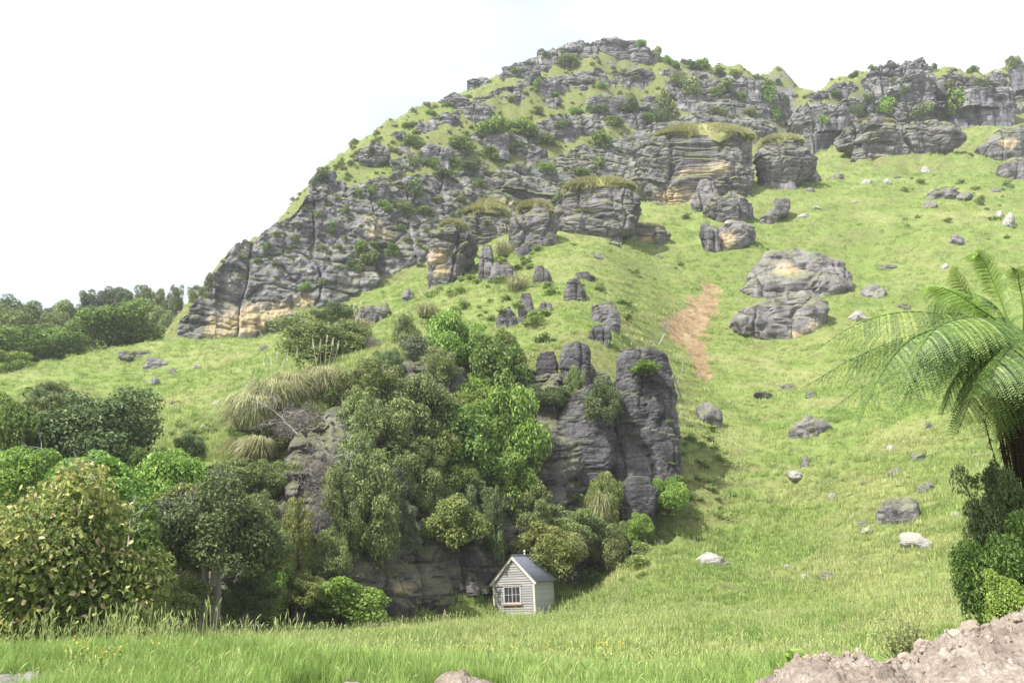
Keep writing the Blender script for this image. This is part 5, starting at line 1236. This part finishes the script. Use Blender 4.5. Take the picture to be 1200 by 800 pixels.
fr([(1185, 395, 11.2), (1150, 385, 10.8), (1105, 400, 10.7), (1075, 440, 10.6), (1066, 470, 10.6)], .49, 16)
fr([(1175, 384, 11.0), (1140, 372, 10.4), (1098, 384, 9.9), (1070, 420, 9.6)], .5, 21)
fr([(1180, 402, 11.3), (1150, 410, 11.0), (1122, 440, 10.9), (1104, 484, 10.9)], .46, 22)
fr([(1182, 378, 11.5), (1168, 340, 11.5), (1156, 312, 11.5), (1146, 298, 11.5), (1138, 302, 11.5)], .28, 17, mat='fern_new', npin=24, droop=.3, first=.25)
fr([(1176, 384, 11.4), (1140, 356, 11.2), (1112, 340, 11.1), (1090, 334, 11.1), (1082, 342, 11.1)], .26, 18, mat='fern_new', npin=22, droop=.4, first=.25)
fr([(1200, 370, 11.3), (1194, 330, 11.2), (1192, 318, 11.1), (1186, 314, 11.1)], .13, 19, mat='fern_new', npin=16, droop=.1, first=.35)
fr([(1172, 382, 11.6), (1140, 352, 11.7), (1122, 326, 11.7), (1116, 312, 11.7)], .26, 20, mat='fern_new', npin=22, droop=.35, first=.25)

# climbing bush round the fern's foot
b, wm, hm = at(1190, 668, 118, 150, 11.0)
plant('bush', 'leafy dark green bush wrapped round the foot of the tree fern', 'bush', 'big', 'broad', b, wm, hm, 'trees and bushes', 901)
b, wm, hm = at(1182, 590, 84, 120, 11.5)
plant('bush', 'thin creeper climbing the tree fern trunk under its skirt', 'bush', 'fine', 'dark', b, wm, hm, 'trees and bushes', 902)
b, wm, hm = at(1190, 700, 60, 70, 9.6)
plant('bush', 'low yellow-green bush behind the gravel heap at the right edge', 'bush', 'broad', 'bright', b, wm, hm, 'trees and bushes', 903)

# ------------------------------------------------------------------ mottled big-leaved shrub on the left
b = P(62, 760, 20.5); b[2] = gz(b[0], b[1]) - .1
SHRUB = empty('mottled_shrub', b); tag(SHRUB, 'big mottled yellow-green shrub with large leaves at lower left', 'shrub')
cm, cc = crown('foliage_mass', 2222, 64, 24000, .027, .58, (.08, .24), .3, 1.0, .95, 0, .08)
topz = P(60, 548, 20.5)[2] - b[2]; wid_ = 240 * 20.5 / FPX
fo = add('foliage_mass', cm, SHRUB, (0, 0, 0), (0, 0, .7), (wid_, wid_ * .8, topz * 1.04)); setmat(fo, M['rangiora']); fo['kind'] = 'stuff'
tr_ = add('trunk', limbs('trunk', 2223, cc, 24, .02, -.05, .25), SHRUB, (0, 0, 0), (0, 0, .7), (wid_, wid_ * .8, topz * 1.04)); setmat(tr_, M['bark'])
lm = []
for t in (.35, .55, .75, .86, .99):
    u = np.linspace(0, 1, 5); hwid = np.array((.05, .36, .40, .26, .02)); z = -.18 * u ** 2
    V = np.r_[np.c_[hwid, u, z + .05], np.c_[0 * u, u, z], np.c_[-hwid, u, z + .05]]; i = np.arange(4)
    F = np.r_[np.c_[i, i + 5, i + 6, i + 1], np.c_[i + 5, i + 10, i + 11, i + 6]]
    lm.append(mk('leaf', V, F, M['rangiora'], True, np.full(15, t)))
r_ = rng(88)
for j in range(200):
    e = r_.normal(0, 1, 3); e[1] = -abs(e[1]) - .2; e[2] = e[2] * .8 + .15; e /= np.linalg.norm(e)
    p = np.array((e[0] * wid_ * .49, e[1] * wid_ * .40, topz * (.50 + .47 * e[2])))
    o = add('leaf', lm[int(r_.choice(5, p=(.2, .3, .25, .15, .1)))], SHRUB, p, (r_.normal(-.4, .5), r_.normal(0, .4), r_.random() * 6.28), .085 + .065 * r_.random())

# ------------------------------------------------------------------ gravel heap at the lower right
prof = [(880, 815), (905, 800), (925, 776), (945, 768), (975, 766), (1005, 771), (1030, 779), (1055, 776), (1072, 764), (1085, 754), (1115, 741), (1150, 737), (1180, 728), (1200, 722), (1260, 705), (1330, 700), (1400, 730)]
GY = 8.0
pw = np.array([P(x, y + 5, GY) for x, y in prof])
nx, ny = 260, 150
gx = np.linspace(1.7, 6.6, nx); gy = np.linspace(4.6, 11.5, ny); GX, GYY = np.meshgrid(gx, gy, indexing='ij')
crest = np.interp(GX, pw[:, 0], pw[:, 2])
dy = GYY - GY
fall = np.where(dy < 0, np.exp(-(dy / 1.9) ** 2), np.exp(-(dy / 1.1) ** 2))
pg = np.c_[GX.ravel(), GYY.ravel(), 0 * GX.ravel()]
hz = (crest + .05) * fall - .05 + (fbm(pg * 2.2, 4, 6).reshape(GX.shape) * .05 + np.abs(fbm(pg * 9, 4, 8, .65)).reshape(GX.shape) * .06) * np.clip(fall * 1.5, 0, 1)
base0 = height(np.c_[GX.ravel(), GYY.ravel()]).reshape(GX.shape)
hz = np.maximum(hz, base0 - .25)
k = N('heap_gravel'); g = k.n('ShaderNodeNewGeometry').outputs['Position']
v_ = k.n('ShaderNodeTexVoronoi', {'Vector': g, 'Scale': 26.0}); nn_ = k.noise(g, 2.4, 6, 0.75)
c_ = k.ramp(nn_, [(0.32, (0.10, 0.082, 0.068)), (0.48, (0.215, 0.182, 0.152)), (0.66, (0.36, 0.325, 0.29))])
vb = k.n('ShaderNodeSeparateColor', {0: v_.outputs['Color']}).outputs[0]
c_ = k.mix(k.ramp(vb, [(0.2, 0.0), (1.0, 0.55)]), c_, (0.17, 0.135, 0.115))
M['gravel'] = k.done(k.pbr(c_, 0.95, k.bump(v_.outputs['Distance'], 0.8, 0.02, k.bump(k.noise(g, 14, 5, .7), .6, .03)), 0.15))
k = N('clod'); g = k.n('ShaderNodeNewGeometry').outputs['Position']; oi = k.n('ShaderNodeObjectInfo').outputs['Random']; nn_ = k.noise(g, 30, 4, .7)
c_ = k.mix(nn_, k.ramp(oi, [(0.0, (0.12, 0.095, 0.075)), (0.5, (0.25, 0.21, 0.18)), (1.0, (0.38, 0.345, 0.315))]), (0.30, 0.24, 0.20))
M['clod'] = k.done(k.pbr(c_, 0.95, k.bump(nn_, .6, .02), .15))
HEAP = empty('gravel_heap', (4.0, GY, 0)); tag(HEAP, 'heap of pinkish brown gravel and clods at the lower right', 'gravel heap')
V = np.c_[GX.ravel(), GYY.ravel(), hz.ravel()] - np.array((4.0, GY, 0))
add('mound', mk('mound', V, gridF(nx, ny), M['gravel'], True), HEAP)
SB = [boulder_mesh(764 + i, M['clod']) for i in range(4)]
def small_rock(s):
    bm = bmesh.new(); bmesh.ops.create_icosphere(bm, subdivisions=2, radius=1.0)
    Vq = np.array([v.co[:] for v in bm.verts]); Fq = np.array([[v.index for v in f.verts] for f in bm.faces]); bm.free()
    Vq = Vq * (1 + .42 * fbm(Vq * 2.0, 3, s))[:, None] * np.array((1, .85, .65)); return mk('clod', Vq, Fq, M['clod'], False)
SR = [small_rock(800 + i) for i in range(5)]
def hz_at(x, y):
    i = int(np.clip((x - gx[0]) / (gx[-1] - gx[0]) * (nx - 1), 0, nx - 1)); j = int(np.clip((y - gy[0]) / (gy[-1] - gy[0]) * (ny - 1), 0, ny - 1)); return hz[i, j]
r_ = rng(66)
for j in range(260):
    x = 2.3 + 3.4 * r_.random(); y = GY + r_.normal(-.25, .45)
    sz = (.010 + .036 * r_.random() ** 3)
    add('clod', SR[j % 5], HEAP, np.array((x, y, hz_at(x, y) + sz * .15)) - np.array((4.0, GY, 0)), tuple(r_.random(3) * 6), sz)
for (px, py, s_) in ((1083, 774, .11), (1060, 768, .07), (1088, 776, .09), (1140, 760, .12), (1118, 741, .07), (1128, 738, .06), (1195, 780, .08), (1155, 736, .06)):
    x, y, z = P(px, py, GY - .05); add('clod', SB[int(s_ * 100) % 4], HEAP, np.array((x, y, hz_at(x, y) + s_ * .2)) - np.array((4.0, GY, 0)), tuple(r_.random(3) * 6), s_ * .8)
# low dry earth mound by the track
def mound(label, px, py, Y, w, h, mat, s, name='earth_mound', cat='earth mound'):
    c = P(px, py, Y); n = 60; u = np.linspace(-1, 1, n); A_, B_ = np.meshgrid(u, u, indexing='ij'); rr = np.sqrt(A_ ** 2 + B_ ** 2)
    x = c[0] + A_ * w; y = Y + .3 + B_ * w * .6; g0 = height(np.c_[x.ravel(), y.ravel()]).reshape(x.shape)
    q = np.c_[x.ravel(), y.ravel(), 0 * x.ravel()]; top = c[2] - gz(c[0], Y + .3)
    z = g0 - .06 + max(.1, top) * np.clip(1 - rr ** 2, 0, 1) + (fbm(q * 5, 4, s) * .06).reshape(x.shape) * (rr < 1)
    o = add(name, mk(name, np.c_[x.ravel(), y.ravel(), z.ravel()] - (c[0], Y, g0[n // 2, n // 2]), gridF(n, n), mat, True), None, (c[0], Y, g0[n // 2, n // 2])); tag(o, label, cat); return o
mound('low heap of dry earth and dead grass at the bottom centre', 545, 786, 10.3, .62, .3, M['gravel'], 5)
mound('strip of grey gravel at the bottom left of centre', 395, 797, 10.7, .55, .2, mat_paint('grey_gravel', (0.20, 0.19, 0.185), .6, .95, 20), 9, 'gravel_patch', 'gravel')
mound('grey stony patch in the verge at the lower left corner', 25, 794, 10.9, .7, .2, mat_paint('grey_stones', (0.22, 0.21, 0.20), .6, .95, 20), 13, 'gravel_patch', 'gravel')

# ------------------------------------------------------------------ weeds
def weed(label, base, h, s, n=26, mat='broad', leafL=.09, fl=None, spread=.25):
    r_ = rng(s); root = empty('weed', base); tag(root, label, 'weed')
    a = Acc(); lf = Acc(); fl_ = Acc()
    for j in range(n):
        az = r_.random() * 6.28; d = np.array((math.cos(az), math.sin(az), 0)) * spread * r_.random(); hh = h * (.6 + .5 * r_.random())
        p = [np.zeros(3) + d * .2, d * .6 + (0, 0, hh * .5), d + (0, 0, hh)]; V, F = tube(p, [.006, .005, .003], 4); a.put(V, F)
        m = 9; t = r_.random(m); c = spl(p, 20)[(t * 19).astype(int)] + r_.normal(0, .02, (m, 3)); nrm = r_.normal(0, 1, (m, 3)) + (0, 0, .8); nrm /= np.linalg.norm(nrm, axis=1)[:, None]
        lf.put(leaf_quads(c, nrm, leafL * (.5 + r_.random(m)), leafL * .4, r_), np.arange(4 * m).reshape(-1, 4), np.repeat(.3 + .6 * r_.random(m), 4))
        if fl:
            m = 6 if fl == 'pale_petal' else 3; c = p[2] + r_.normal(0, .04, (m, 3)); nrm = r_.normal(0, 1, (m, 3)); nrm /= np.linalg.norm(nrm, axis=1)[:, None]; fl_.put(leaf_quads(c, nrm, .016 if fl == 'pale_petal' else .034, .016 if fl == 'pale_petal' else .034, r_), np.arange(4 * m).reshape(-1, 4), .5)
    add('stem', a.mesh('stem', M['toetoe']), root); add('leaves', lf.mesh('leaves', M[mat], False), root)
    if fl: add('flowers', fl_.mesh('flowers', M[fl], False), root)
M['bracken'] = mat_leaf('bracken_leaves', (0.045, 0.075, 0.018), (0.105, 0.150, 0.034), (0.22, 0.26, 0.075), 0.35, None, 0.6, 2.0)
M['yellow_petal'] = mat_leaf('yellow_petals', (0.60, 0.42, 0.02), (0.72, 0.52, 0.03), (0.8, 0.62, 0.06), .3, None, .6, 1.0)
M['pale_petal'] = mat_leaf('pale_petals', (0.30, 0.34, 0.10), (0.38, 0.42, 0.15), (0.45, 0.47, 0.22), .3, None, .6, 1.0)
def wp(px, py, Y): p = P(px, py, Y); return (p[0], Y, p[2])
weed('tall feathery weed with pale flowers growing behind the gravel heap', wp(1062, 785, 9.2), .52, 1, 60, 'olive', .05, 'pale_petal', .34)
weed('broad-leaved grey-green weed at the left end of the gravel heap', wp(934, 800, 8.3), .26, 2, 12, 'bright', .14, None, .14)
for j, (px, py, Y) in enumerate(((470, 775, 22), (540, 768, 24), (558, 772, 22), (572, 768, 24), (600, 770, 23), (640, 772, 22), (655, 780, 20), (685, 775, 22), (710, 790, 18), (742, 786, 19))):
    b = ray(px, py + 8)[0]
    weed(ORD[j] + ' yellow-flowered weed from the left in the meadow before the hut', b if b is not None else wp(px, py + 8, Y), .5 + .06 * (j % 4), 20 + j, 5, 'bright', .08, 'yellow_petal', .2)
for j, (px, py, Y) in enumerate(((80, 778, 11.4), (92, 770, 11.6), (117, 785, 11.0), (140, 770, 11.6), (176, 772, 11.8))):
    weed(ORD[j] + ' yellow-flowered weed from the left on the near grass bank', wp(px, py + 10, Y), .30, 40 + j, 3, 'bright', .06, 'yellow_petal', .1)
# ------------------------------------------------------------------ grass (one mass, nobody could count it)
def tuft(s, nbl, h, rad, w, seed_heads=0):
    r_ = rng(s); m = nbl; az = r_.random(m) * 6.28; rr = rad * np.sqrt(r_.random(m)); hh = h * (.45 + .6 * r_.random(m)); ln = .55 * hh * r_.random(m)
    b = np.c_[np.cos(az) * rr, np.sin(az) * rr, np.full(m, -.04)]; da = az + r_.normal(0, .8, m); d = np.c_[np.cos(da), np.sin(da), 0 * da]; sd_ = np.c_[-np.sin(da), np.cos(da), 0 * da] * (w * (.6 + .7 * r_.random(m)))[:, None]
    mid = b + d * (ln * .3)[:, None] + np.c_[0 * hh, 0 * hh, hh * .6]; tip = b + d * ln[:, None] + np.c_[0 * hh, 0 * hh, hh]
    V = np.stack([b - sd_, b + sd_, mid + sd_ * .75, mid - sd_ * .75, tip], 1).reshape(-1, 3); o5 = np.arange(m)[:, None] * 5
    Q = (o5 + np.array((0, 1, 2, 3))); T = (o5 + np.array((3, 2, 4))); tt = np.repeat(r_.random(m) * .75, 5)
    Vs, Qs, Ts, tts = [V], [Q], [T], [tt]; off = len(V)
    for j in range(seed_heads):
        a_ = r_.random() * 6.28; p0 = np.array((math.cos(a_), math.sin(a_), 0)) * rad * .5; p1 = p0 * 1.6 + (r_.normal(0, .05), r_.normal(0, .05), h * (1.05 + .4 * r_.random()))
        p2 = p1 + (p1 - p0) * .16 + np.array((r_.normal(0, .03), r_.normal(0, .03), 0)); v, f = tube([p0, (p0 + p1) / 2, p1, (p1 + p2) / 2, p2], [w * .35, w * .3, w * .3, w * 1.1, w * .2], 4)
        Vs.append(v); Qs.append(f + off); tts.append(np.full(len(v), .95)); off += len(v)
    return mk('tuft', np.concatenate(Vs), [np.concatenate(Qs), np.concatenate(Ts)], None, True, np.concatenate(tts))

def scatter(name, label, P3, protos, scl, seed, mat, tilt=None):
    """one grass object: points instanced with tuft meshes"""
    r_ = rng(seed); n = len(P3)
    col = bpy.data.collections.new(name + '_tufts')
    for i, me in enumerate(protos):
        me.materials.clear(); me.materials.append(mat); o = bpy.data.objects.new(name + '_tuft', me); col.objects.link(o)
    me = bpy.data.meshes.new(name); me.vertices.add(n); me.vertices.foreach_set('co', np.asarray(P3, np.float32).ravel())
    rot = np.c_[r_.normal(0, .12, n), r_.normal(0, .12, n), r_.random(n) * 6.283].astype(np.float32)
    a = me.attributes.new('rot', 'FLOAT_VECTOR', 'POINT'); a.data.foreach_set('vector', rot.ravel())
    a = me.attributes.new('scl', 'FLOAT', 'POINT'); a.data.foreach_set('value', np.asarray(scl, np.float32))
    a = me.attributes.new('pick', 'INT', 'POINT'); a.data.foreach_set('value', r_.integers(0, len(protos), n).astype(np.int32))
    me.update()
    o = add(name, me); tag(o, label, None, None, 'stuff')
    ng = bpy.data.node_groups.new(name, 'GeometryNodeTree')
    ng.interface.new_socket('Geometry', in_out='INPUT', socket_type='NodeSocketGeometry'); ng.interface.new_socket('Geometry', in_out='OUTPUT', socket_type='NodeSocketGeometry')
    gi = ng.nodes.new('NodeGroupInput'); go = ng.nodes.new('NodeGroupOutput'); ip = ng.nodes.new('GeometryNodeInstanceOnPoints'); ci = ng.nodes.new('GeometryNodeCollectionInfo')
    ci.inputs['Collection'].default_value = col; ci.inputs['Separate Children'].default_value = True
    ip.inputs['Pick Instance'].default_value = True
    def attr(nm, ty):
        x = ng.nodes.new('GeometryNodeInputNamedAttribute'); x.data_type = ty; x.inputs['Name'].default_value = nm; return x.outputs['Attribute']
    e2r = ng.nodes.new('FunctionNodeEulerToRotation')
    L = ng.links.new; L(gi.outputs[0], ip.inputs['Points']); L(ci.outputs[0], ip.inputs['Instance']); L(attr('pick', 'INT'), ip.inputs['Instance Index'])
    L(attr('rot', 'FLOAT_VECTOR'), e2r.inputs[0]); L(e2r.outputs[0], ip.inputs['Rotation']); L(attr('scl', 'FLOAT'), ip.inputs['Scale']); L(ip.outputs[0], go.inputs[0])
    md = o.modifiers.new('scatter', 'NODES'); md.node_group = ng
    return o

def field(n, y0, y1, seed, power=1.0, margin=1.12, filt=None):
    """random ground points between two distances, inside a wide fan before the camera"""
    r_ = rng(seed); y = y0 + (y1 - y0) * r_.random(n) ** power; x = (r_.random(n) * 2 - 1) * (y * .60 * margin + 1.5)
    q = np.c_[x, y]; z = height(q); e = .4
    zx = height(q + (e, 0)); zy = height(q + (0, e)); nzv = 1 / np.sqrt(1 + ((zx - z) / e) ** 2 + ((zy - z) / e) ** 2)
    keep = nzv > .60
    if filt is not None: keep &= filt(x, y)
    # not on the soil slip
    qs = [ray(a, b)[0] for a, b, w in spine]
    for h, (a, b, w) in zip(qs, spine):
        if h is not None: keep &= ((x - h.x) ** 2 + ((y - h.y) * .55) ** 2) > (w * h.y / FPX * .85) ** 2
    p = np.c_[x, y, z - .02][keep]
    return p
nomound = lambda x, y: ~((x > 2.0) & (y < 10.2) & (np.interp(x, pw[:, 0], pw[:, 2]) * np.exp(-((y - GY) / 1.5) ** 2) > .08)) & (y > 9.2) & ~((np.abs(x + .56) < .62) & (y < 11.1)) & ~((np.abs(x + 2.1) < .5) & (y < 11.3)) & ~((np.abs(x + 6.0) < .6) & (y < 11.4))
verge = [tuft(3000 + i, 60, .34, .11, .0055, 1 if i % 3 == 0 else 0) for i in range(6)]
p = field(15000, 9.0, 18.0, 31, 1.0, filt=nomound); scatter('verge_grass', 'long fresh green grass on the near road verge', p, verge, .7 + .6 * rng(1).random(len(p)), 1, M['blade_near'])
mead = [tuft(3100 + i, 34, .34, .20, .012, 2 if i % 2 else 0) for i in range(6)]
p = field(30000, 17.0, 62.0, 32, 1.0); scatter('meadow_grass', 'long meadow grass on the flat around the hut', p, mead, .55 + .75 * rng(2).random(len(p)), 2, M['blade'])
slope = [tuft(3200 + i, 26, .30, .34, .026) for i in range(6)]
p = field(60000, 45.0, 205.0, 33, 1.25); sc_ = .6 + .9 * rng(3).random(len(p)) ** 2
scatter('slope_grass', 'rough pasture grass covering the hill slopes', p, slope, sc_, 3, M['blade'])
seed_t = [tuft(3300 + i, 16, .45, .10, .006, 9) for i in range(3)]
r_ = rng(17); n = 48; x = -7.6 + 5.4 * np.clip(.5 * r_.random(n) + .5 * r_.choice([.1, .25, .32, .62, .7], n), 0, 1); y = 12.4 + 1.5 * r_.random(n)
scatter('seeding_grass', 'tall seeding grass heads along the top of the near bank', np.c_[x, y, height(np.c_[x, y])], seed_t, .65 + .5 * r_.random(n), 4, M['blade_near'])
# low scrubby cover on the rocky upper hill
scr = []
for i in range(4):
    me_, _c = crown('scrub', 3400 + i, 9, 260, .16, .5, (.22, .36)); me_.transform(Matrix.Diagonal((1.15, 1.15, .6, 1))); scr.append(me_)
r_ = rng(19); pts_ = []
for _ in range(3400):
    px = 230 + 960 * r_.random(); py = 45 + 300 * r_.random()
    if py > 355 - .28 * (px - 230) + 8 or (px > 745 and py > 150 + 0 * px): continue
    q = ray(px, py)
    if q[0] is None or q[0].y < 105 or q[1].z < .25 + .3 * r_.random(): continue
    pts_.append(q[0][:])
pts_ = np.array(pts_)
scatter('low_scrub', 'low scrubby growth matting the ledges of the upper hill', pts_, scr, .45 + 1.1 * rng(20).random(len(pts_)) ** 2, 5, M['olive'])

r_ = rng(23); pts_ = []
for (x0, x1, y0, y1, n) in ((500, 745, 285, 405, 230), (780, 850, 480, 600, 50), (200, 340, 470, 590, 110), (480, 620, 270, 330, 70), (740, 900, 250, 330, 50), (1060, 1190, 200, 290, 40), (640, 760, 590, 690, 60), (160, 340, 700, 740, 60)):
    for _ in range(n):
        q = ray(x0 + (x1 - x0) * r_.random(), y0 + (y1 - y0) * r_.random())
        if q[0] is None or q[1].z < .35 or fbm(np.array([q[0][:]]) * .12, 2, 3)[0] < -.12: continue
        pts_.append(q[0][:])
pts_ = np.array(pts_)
scr2 = []
for i in range(4):
    me_, _c = crown('scrub', 3450 + i, 12, 420, .13, .5, (.20, .34)); me_.transform(Matrix.Diagonal((1.2, 1.2, .62, 1))); scr2.append(me_)
scatter('low_bracken', 'low green bracken and weeds round the shoulder rocks and outcrops', pts_, scr2, .45 + 1.2 * rng(24).random(len(pts_)) ** 2.5, 6, M['bracken'])
# ------------------------------------------------------------------ light summer haze in the valley air
hb = Acc(); hb.put(*box((-420, -70, -4), (440, 420, 135)))
k = N('thin_haze'); pv = k.n('ShaderNodeVolumePrincipled', {'Color': (0.95, 0.97, 1.0, 1), 'Density': 0.0004, 'Anisotropy': 0.2})
k.t.links.new(pv.outputs[0], k.out.inputs['Volume'])
hz_o = add('haze', hb.mesh('haze', k.m, False)); tag(hz_o, 'thin pale haze filling the valley air', None, None, 'stuff')
